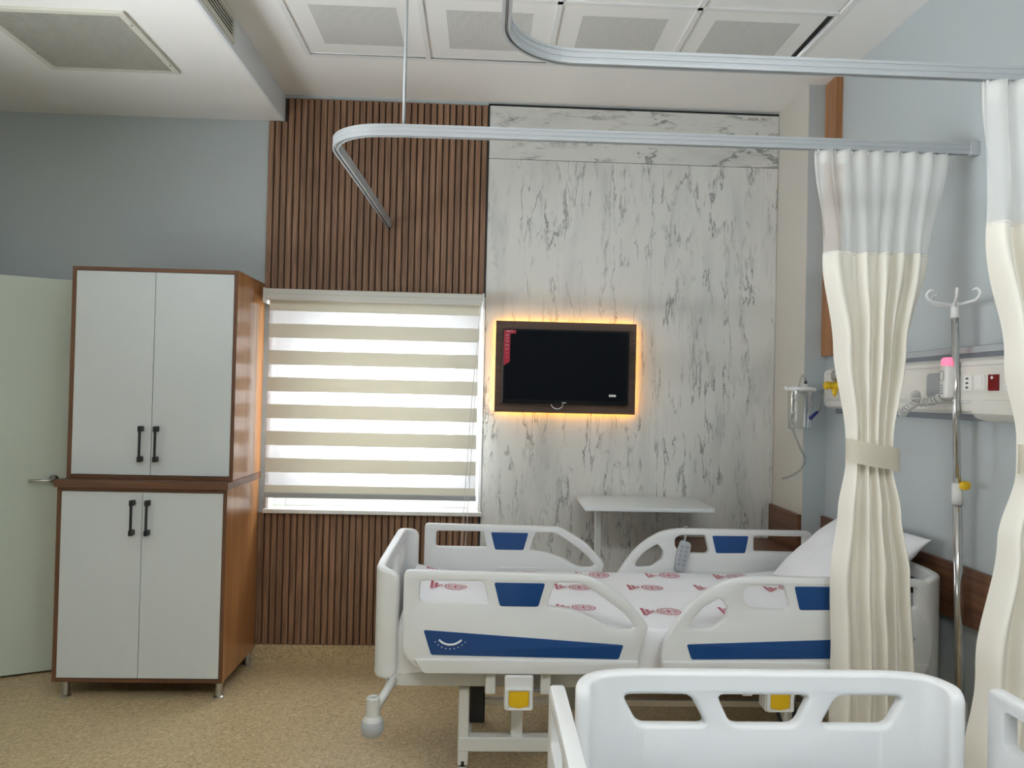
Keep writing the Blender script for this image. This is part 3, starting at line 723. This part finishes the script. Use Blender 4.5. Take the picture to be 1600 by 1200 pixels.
def panel_map(sx, height_drop):
    """bent end board: developed coordinate s along the width, wings turned towards the mattress"""
    flat, rad = 0.375, 0.062
    def fn(v):
        s, h, n = v.x, v.y, v.z          # n>0 is the outer face
        sg = 1 if s >= 0 else -1; a = abs(s)
        if a <= flat: px, py = 0.0, a; nx, ny = -1.0, 0.0
        else:
            th = min((a - flat) / rad, PI / 2); rest = a - flat - rad * PI / 2
            px = rad * (1 - math.cos(th)); py = flat + rad * math.sin(th); nx, ny = -math.cos(th), math.sin(th)
            if rest > 0: px += rest
        px += nx * n; py += ny * n
        hh = h
        if a > flat - .10 and h > 0.7: hh = h - height_drop * min(1.0, (a - flat + .10) / .20) ** 2
        return (sx * (-1.062 + px), sg * py, hh)
    return fn
def make_bed(label):
    t = thing('hospital_bed', label, 'hospital bed')
    # end boards with three hand holes
    hw = 0.375 + 0.062 * PI / 2 + 0.012
    out = rnd([(-hw, .905), (hw, .905), (hw, .49), (-hw, .49)], [.035, .035, .05, .05], 6)
    hs = [rnd(h, .018, 3) for h in ([(-.338, .850), (-.176, .850), (-.136, .779), (-.300, .779)], [(-.113, .850), (.113, .850), (.078, .779), (-.078, .779)], [(.176, .850), (.338, .850), (.300, .779), (.136, .779)])]
    cuts = [s * (0.275 + .0125 * k) for s in (-1, 1) for k in range(0, 18)]
    for nm, sx in (('footboard', 1), ('headboard', -1)):
        plate(nm, out, hs, 0.036, 0.010, panel_map(sx, .020), 'bed_plastic', t, cuts, 50)
    # four split side rails
    for s in (-1, 1):
        fn = lambda v: (v.x, s * (.5025 - v.z * 1.0), v.y)
        yo = s * .52
        for nm, ol, rr_, hl, blues in (('foot_side_rail', FOOT, FR, (FH1, FH2), (FB1, FB2)), ('head_side_rail', HEAD, HR, (HA, HB, HC), (HB1, HB2))):
            r = plate(nm, rnd(ol, rr_, 4), [rnd(h, .012, 3) for h in hl], 0.035, 0.007, fn, 'bed_plastic', t)
            lip = [(-.922, .594), (-.110, .594), (-.112, .544), (-.884, .544)] if nm[0] == 'f' else [(-.024, .594), (.970, .594), (.940, .547), (-.015, .545)]
            plate('lower_lip', rnd(lip, .008, 3), [], 0.012, 0.004, lambda v: (v.x, s * (.524 + v.z), v.y), 'bed_plastic', r)
            for bq in blues:
                o = plate('blue_panel', rnd(bq, .008, 3), [], 0.0016, 0.0005, lambda v: (v.x, s * (.5205 + v.z), v.y), 'bed_blue', r); o['label'] = 'royal blue inlay'
            o = plate('blue_panel', rnd(blues[0], .008, 3), [], 0.0016, 0.0005, lambda v: (v.x, s * (.4845 + v.z), v.y), 'bed_blue', r); o['label'] = 'royal blue inlay'
            c0, c1 = (blues[1][0][0] + .0, blues[1][1][0])
            boxes('white_edging', [(c0 + .03, c1 - .02, s * .5215 - .0004, s * .5215 + .0004, .5935, .5965)], 'print_white', r)
            ib = box('rail_pad', (-.60 if nm[0] == 'f' else .36), (-.38 if nm[0] == 'f' else .62), min(s * .478, s * .486), max(s * .478, s * .486), .655, .70, 'bed_plastic', r, 0.003)
        # angle scale on the foot rail
        bm = bmesh.new()
        arc = [(-.793 + .055 * math.cos(a), s * .5222, .70 + .055 * math.sin(a)) for a in [PI + .75 + i * (PI - 1.5) / 10 for i in range(11)]]
        add_tube(bm, arc, 0.0035, 6)
        for i in range(9):
            a = PI + .70 + i * (PI - 1.4) / 8
            add_lathe(bm, [(0.0022, -.0004), (0.0022, .0004)], (-.793 + .070 * math.cos(a), s * .5225, .70 + .070 * math.sin(a)), 'y', 6)
        o = bm_obj(bm, 'angle_scale', 'print_white', t); o['label'] = 'white curved tilt scale'
        # rail arms and yellow release catch
        for xa in (-.645, -.444, .30, .52):
            box('rail_arm', xa - .019, xa + .019, min(s * .505, s * .465), max(s * .505, s * .465), .462, .548, 'bed_metal', t, 0.004)
        for xa in (-.542, .41):
            c = box('release_catch', xa - .052, xa + .052, min(s * .53, s * .455), max(s * .53, s * .455), .415, .540, 'bed_plastic', t, 0.006)
            plate('yellow_grip', rnd([(xa - .036, .486), (xa + .036, .486), (xa + .036, .432), (xa, .422), (xa - .036, .432)], .006, 3), [], .006, .002, lambda v: (v.x, s * (.531 + v.z), v.y), 'yellow', c)
            plate('grip_frame', rnd([(xa - .050, .496), (xa + .050, .496), (xa + .050, .418), (xa - .050, .418)], .010, 3), [rnd([(xa - .037, .487), (xa + .037, .487), (xa + .037, .424), (xa - .037, .424)], .004, 3)], .012, .002, lambda v: (v.x, s * (.533 + v.z), v.y), 'bed_plastic', c)
        tube('catch_bar', [(-.49, s * .49, .475), (-.42, s * .49, .475), (-.40, s * .49, .45)], 0.008, 'satin_steel', t, 8)
        lathe('pivot_knob', [(0.001, -.03), (.017, -.026), (.017, .026), (.001, .03)], (-.40, s * .49, .425), 'bed_plastic', t, 'y', 14)
    # lying platform frame
    boxes('platform_frame', [(-1.02, 1.03, -.44, -.40, .465, .515), (-1.02, 1.03, .40, .44, .465, .515), (-1.03, -.98, -.44, .44, .465, .515), (.98, 1.04, -.44, .44, .465, .515)] +
          [(x - .02, x + .02, -.40, .40, .475, .510) for x in (-.65, -.44, .30, .52)], 'bed_metal', t, 0.004)
    for xa, xb in ((-1.0, -.56), (-.55, -.12), (-.11, .18), (.19, .98)):
        box('platform_deck', xa, xb, -.43, .43, .516, .530, 'bed_plastic', t, 0.004)
    # corner bumpers with pole sockets
    for sx, x in ((-1, -1.060), (1, 1.074)):
        for s in (-1, 1):
            bm = bmesh.new()
            add_lathe(bm, [(.018, .385), (.014, .462), (.019, .467), (.024, .462), (.025, .40), (.030, .395), (.036, .385), (.038, .362), (.036, .342), (.026, .328), (.004, .326)], (x, s * .545, 0), 'z', 20)
            o = bm_obj(bm, 'corner_bumper', 'bed_metal', t, True); sharp(o)
            lathe('bumper_roller', [(.030, .332), (.0395, .344), (.0405, .362), (.0395, .380), (.030, .392)], (x, s * .545, 0), 'bed_rubber', o)
            tube('bumper_arm', [(x - sx * .06, s * .43, .49), (x - sx * .03, s * .50, .45), (x, s * .54, .41)], 0.016, 'bed_metal', t, 8)
    # lower chassis, lifting legs and castors
    boxes('chassis', [(-.76, .82, -.42, -.37, .215, .268), (-.76, .82, .37, .42, .215, .268), (-.76, -.71, -.37, .37, .215, .268), (.77, .82, -.37, .37, .215, .268)], 'bed_metal', t, 0.005)
    for s in (-1, 1):
        for xa, xb in ((-.54, -.54), (.50, .50)):
            box('lifting_leg', xa - .022, xa + .022, s * .385 - .02, s * .385 + .02, .262, .47, 'bed_plastic', t, 0.004)
        for x in (-.74, .80):
            c = boxes('castor_post', [(x - .020, x + .020, s * .395 - .02, s * .395 + .02, .16, .45)] if x < 0 else [(x - .020, x + .020, s * .395 - .02, s * .395 + .02, .16, .27)], 'bed_metal', t, 0.006)
            lathe('castor_collar', [(.021, .158), (.021, .178)], (x, s * .395, 0), 'black_gap', c, seg=14)
            lathe('castor_stem', [(.016, .10), (.016, .16)], (x, s * .395, 0), 'bed_plastic', c, seg=14)
            wl = lathe('castor_wheel', [(.02, -.016), (.055, -.016), (.062, -.010), (.062, .010), (.055, .016), (.02, .016)], (x + .02, s * .395, .062), 'bed_rubber', c, 'y', 22)
            lathe('wheel_hub', [(.004, -.021), (.022, -.020), (.022, .020), (.004, .021)], (x + .02, s * .395, .062), 'bed_plastic', c, 'y', 14)
    tube('actuator', [(-.30, -.05, .30), (.25, -.05, .43)], [.035, .028], 'remote_grey', t, 14)
    box('motor_housing', -.36, -.24, -.11, .01, .25, .36, 'remote_grey', t, 0.01)
    boxes('brake_bar', [(-.70, .76, -.012, .012, .225, .25)], 'satin_steel', t)
    tube('drive_cable', spline([(.42, -.44, .46), (.43, -.47, .38), (.46, -.46, .33), (.50, -.44, .36), (.50, -.42, .46)], 6), .007, 'black_metal', t, 6)
    box('actuator_bracket', -.72, -.66, -.30, -.24, .27, .46, 'black_metal', t, 0.006)
    # mattress
    bm = bmesh.new(); add_box(bm, -.985, .985, -.425, .425, .531, .672, 0.035, 4)
    o = bm_obj(bm, 'mattress', 'mattress_cover', t); sharp(o, 60)
    return t
bed = make_bed('white hospital bed with blue rail inlays made up along the right wall')
near = dup(bed)
bed.location = (.70, 3.30, 0)
near.location = (.685, .757, 0); near.rotation_euler = (0, 0, -PI / 2)
near['label'] = 'white hospital bed in the foreground seen from behind its footboard'
bed['group'] = near['group'] = 'hospital beds of the ward'

# ------------------------------------------------------------------ sheet with red ministry prints
BX, BY = .70, 3.30
def sheet_z(x, y):
    z = .690 + .010 * noise.noise(Vector((x * 2.3, y * 2.6, .3))) + .004 * noise.noise(Vector((x * 8, y * 8, 2.3)))
    ex = max(0, (-x - .78) / .22); z += .055 * ex * math.exp(-((y - .30) / .22) ** 2)
    z += .055 * max(0, min(1, (x - .45) / .5)) ** 2
    return z
bm = bmesh.new(); NX, NY = 120, 64; hx, hy, dr_ = .985, .430, .175; g = []
for i in range(NX + 1):
    row = []
    for j in range(NY + 1):
        u = -(hx + dr_) + 2 * (hx + dr_) * i / NX; v = -(hy + dr_) + 2 * (hy + dr_) * j / NY
        x = max(-hx, min(hx, u)); y = max(-hy, min(hy, v)); ou = abs(u) - hx if abs(u) > hx else 0; ov = abs(v) - hy if abs(v) > hy else 0
        R = .03
        d = max(ou, ov) + .25 * min(ou, ov)
        zz = sheet_z(x, y)
        sag = d if d > R * 1.2 else d * d / (R * 2.4)
        k = min(1, d / R)
        fold = .008 * math.sin(u * 21 + v * 9) * min(1, d / .08)
        px = x + (math.copysign(.012 * k + fold, u) if ou else 0); py = y + (math.copysign(.012 * k + fold * .5, v) if ov else 0)
        if ou and ov: px += math.copysign(.012, u) * min(1, min(ou, ov) / .05); py += math.copysign(.010, v) * min(1, min(ou, ov) / .05)
        row.append(bm.verts.new((BX + px, BY + py, zz - sag + (.01 * math.sin(u * 13) if d > .12 else 0))))
    g.append(row)
for i in range(NX):
    for j in range(NY): bm.faces.new((g[i][j], g[i + 1][j], g[i + 1][j + 1], g[i][j + 1]))
sheet = bm_obj(bm, 'bed_sheet', 'sheet_white', None, True)
tag(sheet, 'white bed sheet printed with red emblems on the far bed', 'bed sheet')

def emblem_bm(seed=0):
    """round emblem above three lines of lettering; drawn in xy, up = +y"""
    bm = bmesh.new()
    def ring(r0, r1, n=26, cx=0, cy=0, a0=0, a1=2 * PI):
        pr = None
        for i in range(n + 1):
            a = a0 + (a1 - a0) * i / n
            q = (bm.verts.new((cx + r0 * math.cos(a), cy + r0 * math.sin(a), 0)), bm.verts.new((cx + r1 * math.cos(a), cy + r1 * math.sin(a), 0)))
            if pr: bm.faces.new((pr[0], pr[1], q[1], q[0]))
            pr = q
    ring(.0490, .0450); ring(.0340, .0305)
    for i in range(18):
        a = 2 * PI * i / 18; ring(.0, .0028, 5, .0395 * math.cos(a), .0395 * math.sin(a))
    ring(.0105, .0145, 14, .0, .012, .5, 2 * PI - .5)                       # crescent
    for k in range(5):                                                       # star
        a = PI / 2 + 2 * PI * k / 5
        vs = [bm.verts.new((.004 + r * math.cos(a + d), .012 + r * math.sin(a + d), 0)) for r, d in ((.007, 0), (.0026, .63), (0, 0), (.0026, -.63))]
        bm.faces.new(vs)
    vs = [bm.verts.new(p) for p in ((-.0015, -.028, 0), (.0015, -.028, 0), (.0015, .0, 0), (-.0015, .0, 0))]; bm.faces.new(vs)
    for s in (-1, 1):                                                        # snakes and wings
        ring(.0045, .0068, 10, s * .001, -.008, PI / 2 if s > 0 else -PI / 2, PI * 1.5 if s > 0 else PI / 2)
        ring(.0045, .0068, 10, s * .001, -.019, PI / 2 if s < 0 else -PI / 2, PI * 1.5 if s < 0 else PI / 2)
        vs = [bm.verts.new((s * a, b, 0)) for a, b in ((.003, -.002), (.022, .004), (.020, -.004), (.012, -.006))]; bm.faces.new(vs if s > 0 else vs[::-1])
    for i, (s, sz) in enumerate((('T.C.', .019), ('SAĞLIK', .019), ('BAKANLIĞI', .018))):
        join_bm(bm, text_bm(s, sz, .0009), lambda v: (v.x, v.y - .066 - i * .019, 0))
    return bm
def stamp(name, parent, fn):
    bm = emblem_bm()
    for v in bm.verts: v.co = Vector(fn(v.co))
    me = bpy.data.meshes.new(name); bm.to_mesh(me); bm.free()
    o = link(me, name, 'print_red', parent); o['label'] = 'red round emblem with lettering'
    return o
spots = [(-.795, .092), (-.50, .115), (-.242, .14), (.088, .15), (.40, .16), (.72, .15), (-.267, -.187), (-.60, -.19), (.074, -.218), (.40, -.20), (.72, -.20), (-.831, .36), (-.457, .375), (-.12, .375), (.22, .375), (.55, .375)]
for sx_, sy_ in spots:
    stamp('printed_emblem', sheet, lambda v: (BX + sx_ + v.y, BY + sy_ - v.x, sheet_z(sx_ + v.y, sy_ - v.x) + .0022))

# ------------------------------------------------------------------ pillow
def pillow_pt(u, v, side):
    # u along bed width (-1..1), v along slope (-1..1)
    e = max(0.0, (1 - abs(u) ** 2.6)) ** .55 * max(0.0, (1 - abs(v) ** 2.6)) ** .55
    L, Wd = .335, .225
    pinch = 1 - .06 * (abs(u) * abs(v)) ** .5 * 0 - .05 * (1 - abs(u)) * abs(v) ** 4 * 0
    a = u * L * (1 - .05 * (1 - v * v) * abs(u) ** 6 * 0 + .04 * abs(v) ** 6 * abs(u)); b = v * Wd * (1 + .05 * abs(u) ** 6)
    n = side * (.085 * e) + .006 * noise.noise(Vector((u * 3, v * 3, side * 2.0))) * (1 if e > .05 else 0)
    th = math.radians(40)
    cx, cz = 1.585, .868
    dirx, dirz = math.cos(th), math.sin(th); nx, nz = -math.sin(th), math.cos(th)
    return Vector((cx + b * dirx + n * nx, 3.285 + a, cz + b * dirz + n * nz + .02 * (1 - u * u) * 0))
bm = bmesh.new(); N = 30; grids = {}
for side in (1, -1):
    for i in range(N + 1):
        for j in range(N + 1):
            if side == -1 and (i in (0, N) or j in (0, N)): grids[(side, i, j)] = grids[(1, i, j)]; continue
            uu = math.sin((-1 + 2 * i / N) * PI / 2); vv = math.sin((-1 + 2 * j / N) * PI / 2)
            grids[(side, i, j)] = bm.verts.new(pillow_pt(uu, vv, side))
    for i in range(N):
        for j in range(N):
            q = [grids[(side, i, j)], grids[(side, i + 1, j)], grids[(side, i + 1, j + 1)], grids[(side, i, j + 1)]]
            try: bm.faces.new(q if side == 1 else q[::-1])
            except ValueError: pass
pw = bm_obj(bm, 'pillow', 'pillow_white', None, True)
tag(pw, 'plump white pillow propped against the headboard behind the curtain', 'pillow')
def on_pillow(u0, v0):
    def fn(v):
        p = pillow_pt(u0 - v.x / .335, v0 + v.y / .225, 1); th = math.radians(40)
        return (p.x - math.sin(th) * .003, p.y, p.z + math.cos(th) * .003)
    return fn
for u0, v0 in ((-.60, .42),): stamp('printed_emblem', pw, on_pillow(u0, v0))

# ------------------------------------------------------------------ hand control hanging on the far rail
rc = thing('bed_remote', 'grey hand control with rows of keys hooked on the far bed rail', 'remote control', (1.005, 3.77, .69))
def rmap(v):   # local: x across, z along, y out
    a = math.radians(-11); x = v[0] * math.cos(a) - v[2] * math.sin(a); z = v[0] * math.sin(a) + v[2] * math.cos(a)
    return (1.008 + x, 3.772 + v[1] + .0 * z, .768 + z)
rb = plate('body', rnd([(-.026, -.075), (.026, -.075), (.033, .02), (.030, .075), (-.024, .080), (-.031, .02)], .018, 4), [], .024, .006, lambda v: rmap((v.x, v.z, v.y)), 'remote_grey', rc)
for i in range(5):
    for xx in (-.012, .012):
        bm = bmesh.new(); add_box(bm, xx - .008, xx + .008, -.0145, -.011, .05 - i * .022 - .007, .05 - i * .022 + .007, .002, 1)
        for v in bm.verts: v.co = Vector(rmap(v.co))
        bm_obj(bm, 'key', 'remote_key', rb)
bm = bmesh.new(); add_tube(bm, [rmap((0, .010, .05)), rmap((0, .02, .125)), rmap((0, .028, .145)), rmap((0, .062, .135)), rmap((0, .068, .12))], .005, 6); bm_obj(bm, 'hook', 'remote_grey', rc)

# ------------------------------------------------------------------ drip stand plugged into the bed head bumper
ivb = Vector((1.774, 2.755, .38))
iv = thing('drip_stand', 'chrome drip stand with yellow knob standing in the bed head socket', 'drip stand', ivb)
def ivp(z): return (1.774 - (z - .38) * .0285, 2.755, z)
tube('lower_tube', [ivp(.38), ivp(1.20)], .0155, 'chrome', iv, 18)
tube('upper_tube', [ivp(1.20), ivp(1.875)], .0125, 'chrome', iv, 18)
cl = tube('clamp_collar', [ivp(1.185), ivp(1.262)], [.019, .018], 'pvc_white', iv, 16)
p = ivp(1.262); lathe('clamp_knob', [(.001, -.052), (.013, -.050), (.016, -.044), (.016, -.030), (.008, -.024), (.008, -.012)], (p[0] + .004, p[1], p[2] - .006), 'yellow', cl, 'y', 12)
k = ivp(1.262)
o = lathe('clamp_knob', [(.008, .012), (.008, .018), (.016, .020), (.017, .030), (.015, .042), (.003, .044)], (k[0], k[1], k[2] - .008), 'yellow', cl, 'x', 12)
hp = tube('hook_head', [ivp(1.868), ivp(1.925)], [.016, .013], 'pvc_white', iv, 14)
top = Vector(ivp(1.915))
for a in (0.15, PI / 2 + .15, PI + .15, 3 * PI / 2 + .15):
    d = Vector((math.cos(a), math.sin(a), 0))
    if d.x > .5: d = Vector((.06, 0, 0)) ; continue
    tube('hook', spline([top, top + d * .06 + Vector((0, 0, .004)), top + d * .10 + Vector((0, 0, .010)), top + d * .118 + Vector((0, 0, .03)), top + d * .105 + Vector((0, 0, .048)), top + d * .088 + Vector((0, 0, .045))], 5), .0055, 'pvc_white', hp, 8)
d = Vector((.0, -1, 0))
tube('hook', spline([top, top + Vector((-.03, -.05, .004)), top + Vector((-.05, -.09, .02)), top + Vector((-.055, -.10, .05))], 5), .0055, 'pvc_white', hp, 8)

# ------------------------------------------------------------------ overbed table
ot = thing('overbed_table', 'white overbed table standing against the marble wall', 'table', (.88, 4.18, 0))
plate('table_top', rnd([(.545, 3.945), (1.225, 3.945), (1.245, 4.41), (.555, 4.41)], .012, 3), [], .022, .004, lambda v: (v.x, v.y, .968 + v.z), 'melamine', ot)
boxes('column', [(.630, .662, 4.14, 4.18, .09, .957)], 'bed_metal', ot, 0.004)
boxes('base', [(.615, .675, 3.98, 4.36, .05, .09), (.676, 1.06, 3.98, 4.02, .05, .085), (.676, 1.06, 4.32, 4.36, .05, .085)], 'bed_metal', ot, 0.005)
for x, y in ((.64, 4.00), (.64, 4.34), (1.04, 4.0), (1.04, 4.34)):
    lathe('castor', [(.006, -.012), (.024, -.012), (.025, .012), (.006, .012)], (x, y, .025), 'bed_rubber', ot, 'y', 14)
# ------------------------------------------------------------------ bedside locker
bs = thing('bedside_locker', 'low walnut bedside locker between the marble wall and pillar', 'bedside cabinet', (1.38, 4.22, 0))
box('top', 1.075, 1.688, 4.01, 4.436, .725, .745, 'walnut_x', bs, 0.002)
boxes('body', [(1.085, 1.103, 4.02, 4.43, .06, .724), (1.662, 1.680, 4.02, 4.43, .06, .724), (1.103, 1.662, 4.02, 4.43, .06, .078), (1.103, 1.662, 4.418, 4.43, .078, .724)], 'walnut_x', bs)
d = box('drawer', 1.106, 1.659, 4.016, 4.034, .55, .72, 'melamine', bs, 0.001); box('handle', 1.32, 1.45, 3.995, 4.016, .63, .642, 'black_metal', d, 0.003)
d = box('door', 1.106, 1.659, 4.016, 4.034, .082, .545, 'melamine', bs, 0.001); box('handle', 1.15, 1.162, 3.995, 4.016, .36, .49, 'black_metal', d, 0.003)
for x in (1.12, 1.65):
    for y in (4.05, 4.40): lathe('leg', [(.02, 0), (.016, .008), (.016, .06)], (x, y, 0), 'satin_steel', bs, seg=12)

# ------------------------------------------------------------------ bed head supply unit on the right wall
def wall_profile(name, prof, y0, y1, material, parent, capr=0.0):
    """prof: (distance from wall, z)"""
    bm = bmesh.new(); rings = []
    ys = [(y0, 1.0), (y1, 1.0)] if not capr else [(y0, 1.0), (y1 - capr, 1.0), (y1 - capr * .45, .94), (y1 - capr * .12, .80), (y1, .55)]
    zc = sum(z for _, z in prof) / len(prof)
    for y, s in ys: rings.append([bm.verts.new((XR - d * s, y, zc + (z - zc) * (0.5 + 0.5 * s if s < 1 else 1))) for d, z in prof])
    n = len(prof)
    for i in range(len(rings) - 1):
        for k in range(n): bm.faces.new((rings[i][k], rings[i][(k + 1) % n], rings[i + 1][(k + 1) % n], rings[i + 1][k]))
    bm.faces.new(rings[0]); bm.faces.new(rings[-1])
    o = bm_obj(bm, name, material, parent); sharp(o, 30); return o
un = thing('bed_head_unit', 'long cream bed head supply unit with sockets on the right wall', 'wall unit', (XR, 3.0, 1.49))
box('back_trim', XR - .030, XR, 1.19, 3.86, 1.492, 1.768, 'device_trim', un, 0.004)
box('trim_band', XR - .034, XR - .03, 1.195, 3.86, 1.742, 1.766, 'bed_rubber', un, 0.001)
wall_profile('housing', [(0, 1.516), (.062, 1.516), (.080, 1.528), (.086, 1.552), (.086, 1.690), (.081, 1.706), (.070, 1.714), (.05, 1.722), (0, 1.724)], 1.2, 3.905, 'device_white', un, .05)
boxes('groove', [(XR - .0868, XR - .0855, 1.2, 3.84, z - .0012, z + .0012) for z in (1.556, 1.564, 1.690)], 'bed_rubber', un)
wall_profile('lamp_housing', [(0, 1.50), (.05, 1.492), (.08, 1.500), (.102, 1.520), (.108, 1.548), (.103, 1.566), (.08, 1.57), (0, 1.57)], 1.215, 2.70, 'device_white', un, .10)
box('panel_cover', XR - .0885, XR - .085, 2.86, 3.22, 1.574, 1.682, 'device_white', un, 0.001)
for yc in (2.90,):
    plate('socket_plate', rnd([(yc - .045, 1.575), (yc + .045, 1.575), (yc + .045, 1.668), (yc - .045, 1.668)], .02, 4), [], .012, .003, lambda v: (XR - .091 + v.z, v.x, v.y), 'bed_rubber', un)
for nm, ya, yb2, mm in (('socket', 2.675, 2.72, 'switch_white'), ('switch', 2.603, 2.657, 'switch_white'), ('call_switch', 2.534, 2.585, 'switch_red'), ('socket', 2.458, 2.503, 'switch_white')):
    o = box(nm, XR - .093, XR - .084, ya, yb2, 1.600, 1.656, mm, un, 0.002)
    ym = (ya + yb2) / 2
    if nm == 'socket':
        bm = bmesh.new()
        for dz in (-.016, 0, .016): add_box(bm, XR - .0945, XR - .0925, ym - .006, ym + .006, 1.628 + dz - .003, 1.628 + dz + .003)
        bm_obj(bm, 'socket_slot', 'black_metal', o)
    elif nm == 'switch': box('rocker', XR - .097, XR - .092, ya + .008, yb2 - .006, 1.606, 1.650, 'switch_white', o, 0.002)
    else:
        lathe('lamp_lens', [(.006, -.001), (.005, .004)], (XR - .0955, ym, 1.645), 'switch_white', o, 'x', 10)
# gas outlets at the far end
for z in (1.690 - .012,):
    lathe('pressure_gauge', [(.026, .0), (.026, -.03), (.023, -.034)], (XR - .086, 3.70, z), 'satin_steel', un, 'x', 18)
gv = lathe('gas_outlet', [(.022, 0), (.022, -.02), (.016, -.028), (.016, -.05), (.02, -.055), (.018, -.07)], (XR - .086, 3.705, 1.628), 'yellow', un, 'x', 14)
tube('outlet_stub', [(XR - .109, 3.705, 1.628), (XR - .114, 3.76, 1.635), (XR - .114, 3.80, 1.635)], [.012, .017, .010], 'yellow', gv, 10)
tube('outlet_stub', [(XR - .109, 3.705, 1.62), (XR - .114, 3.69, 1.60), (XR - .114, 3.685, 1.575)], [.012, .014, .004], 'yellow', gv, 10)
# nurse call handset with its coiled cord
nc = thing('nurse_call_handset', 'white nurse call handset with glowing pink top and coiled cord', 'handset', (XR - .13, 2.80, 1.58))
hb = plate('body', rnd([(-.026, -.062), (.026, -.062), (.030, .02), (.026, .062), (-.026, .062), (-.030, .02)], .014, 4), [], .032, .008, lambda v: (XR - .117 + v.z, 2.775 + v.x, 1.633 + v.y), 'switch_white', nc)
hl = plate('glowing_cap', rnd([(-.026, .060), (.026, .060), (.020, .090), (-.020, .090)], .010, 4), [], .030, .008, lambda v: (XR - .117 + v.z, 2.775 + v.x, 1.633 + v.y), 'pink_glow', nc); hl['label'] = 'pink lit top'
bm = bmesh.new()
for i in range(28): pass
add_tube(bm, [(XR - .1342, 2.785 + .015 * math.cos(a), 1.655 + .020 * math.sin(a)) for a in [2 * PI * i / 16 for i in range(17)]], .0012, 5)
for i in range(4): add_box(bm, XR - .1348, XR - .1332, 2.777, 2.793, 1.588 + i * .010, 1.592 + i * .010)
bm_obj(bm, 'key_print', 'remote_key', hb)
box('cradle', XR - .102, XR - .086, 2.745, 2.805, 1.575, 1.66, 'bed_rubber', nc, 0.004)
def coil(pts, turns, r):
    c = spline(pts, 40); out = []
    L = len(c)
    for i, p in enumerate(c):
        t = (c[min(i + 1, L - 1)] - c[max(i - 1, 0)]).normalized(); a = Vector((1, 0, 0)); a = (a - a.dot(t) * t).normalized(); b_ = t.cross(a)
        ph = 2 * PI * turns * i / L; out.append(p + r * (math.cos(ph) * a + math.sin(ph) * b_))
    return out
X0 = XR - .127
tube('coiled_cord', coil([(X0, 2.80, 1.575), (X0 - .01, 2.83, 1.562), (X0 - .02, 2.90, 1.556), (X0 - .02, 2.94, 1.575), (X0 - .03, 2.91, 1.585), (X0 - .05, 2.88, 1.555), (X0 - .06, 2.92, 1.53), (X0 - .06, 2.955, 1.505)], 24, .0135), .0036, 'cable_white', nc, 5)

# ------------------------------------------------------------------ suction jar beside the pillar
jx, jy = 1.642, 3.90
jr = thing('suction_jar', 'clear suction jar with white lid hung beside the pillar', 'jar', (jx, jy, 1.40))
bm = bmesh.new()
rg = []
for r, z in ((.004, 1.404), (.055, 1.404), (.059, 1.410), (.064, 1.60), (.062, 1.60), (.057, 1.412), (.004, 1.408)):
    rg.append([bm.verts.new((jx + r * math.cos(2 * PI * k / 28), jy + r * math.sin(2 * PI * k / 28), z)) for k in range(28)])
for i in range(len(rg) - 1):
    for k in range(28): bm.faces.new((rg[i][k], rg[i][(k + 1) % 28], rg[i + 1][(k + 1) % 28], rg[i + 1][k]))
jb = bm_obj(bm, 'jar_body', 'jar_clear', jr, True); sharp(jb)
boxes('scale_marks', [(jx - .062 * math.cos(.6) - .010, jx - .062 * math.cos(.6), jy - .062 * math.sin(.6) - .006, jy - .062 * math.sin(.6) - .005, 1.43 + i * .012, 1.4325 + i * .012) for i in range(13)], 'black_metal', jb)
ld = lathe('lid', [(.004, 1.628), (.03, 1.626), (.068, 1.622), (.076, 1.616), (.076, 1.607), (.070, 1.601), (.004, 1.600)], (jx, jy, 0), 'pvc_white', jr, seg=28)
lathe('lid_tab', [(.010, 1.612), (.010, 1.622)], (jx - .082, jy - .01, 0), 'pvc_white', ld, seg=10)
box('port', jx + .012, jx + .028, jy - .02, jy - .004, 1.624, 1.638, 'pvc_white', ld, .002); box('port_cap', jx + .015, jx + .026, jy - .018, jy - .006, 1.637, 1.655, 'black_metal', ld, .002)
box('wall_bracket', jx + .03, jx + .075, jy + .05, PY, 1.585, 1.615, 'pvc_white', jr, .003)
tube('suction_hose', spline([(jx + .021, jy - .014, 1.652), (jx + .010, jy - .02, 1.678), (jx - .015, jy - .04, 1.668), (jx - .040, jy - .06, 1.60), (jx - .062, jy - .055, 1.52), (jx - .066, jy - .045, 1.44), (jx - .045, jy - .04, 1.38), (jx - .01, jy - .03, 1.31), (jx + .022, jy - .02, 1.25), (jx - .01, jy - .03, 1.195), (jx - .07, jy - .05, 1.165), (jx - .112, jy - .06, 1.155)], 7), .0062, 'tube_clear', jr, 8)
tube('suction_hose', spline([(XR - .10, 3.86, 1.585), (jx + .085, jy - .06, 1.55), (jx + .062, jy - .085, 1.505), (jx + .045, jy - .09, 1.49)], 7), .0055, 'tube_clear', jr, 8)
o = tube('hose_connector', [(jx + .050, jy - .09, 1.497), (jx + .010, jy - .095, 1.462)], [.008, .010], 'navy', jr, 10); o['label'] = 'dark blue hose connector'
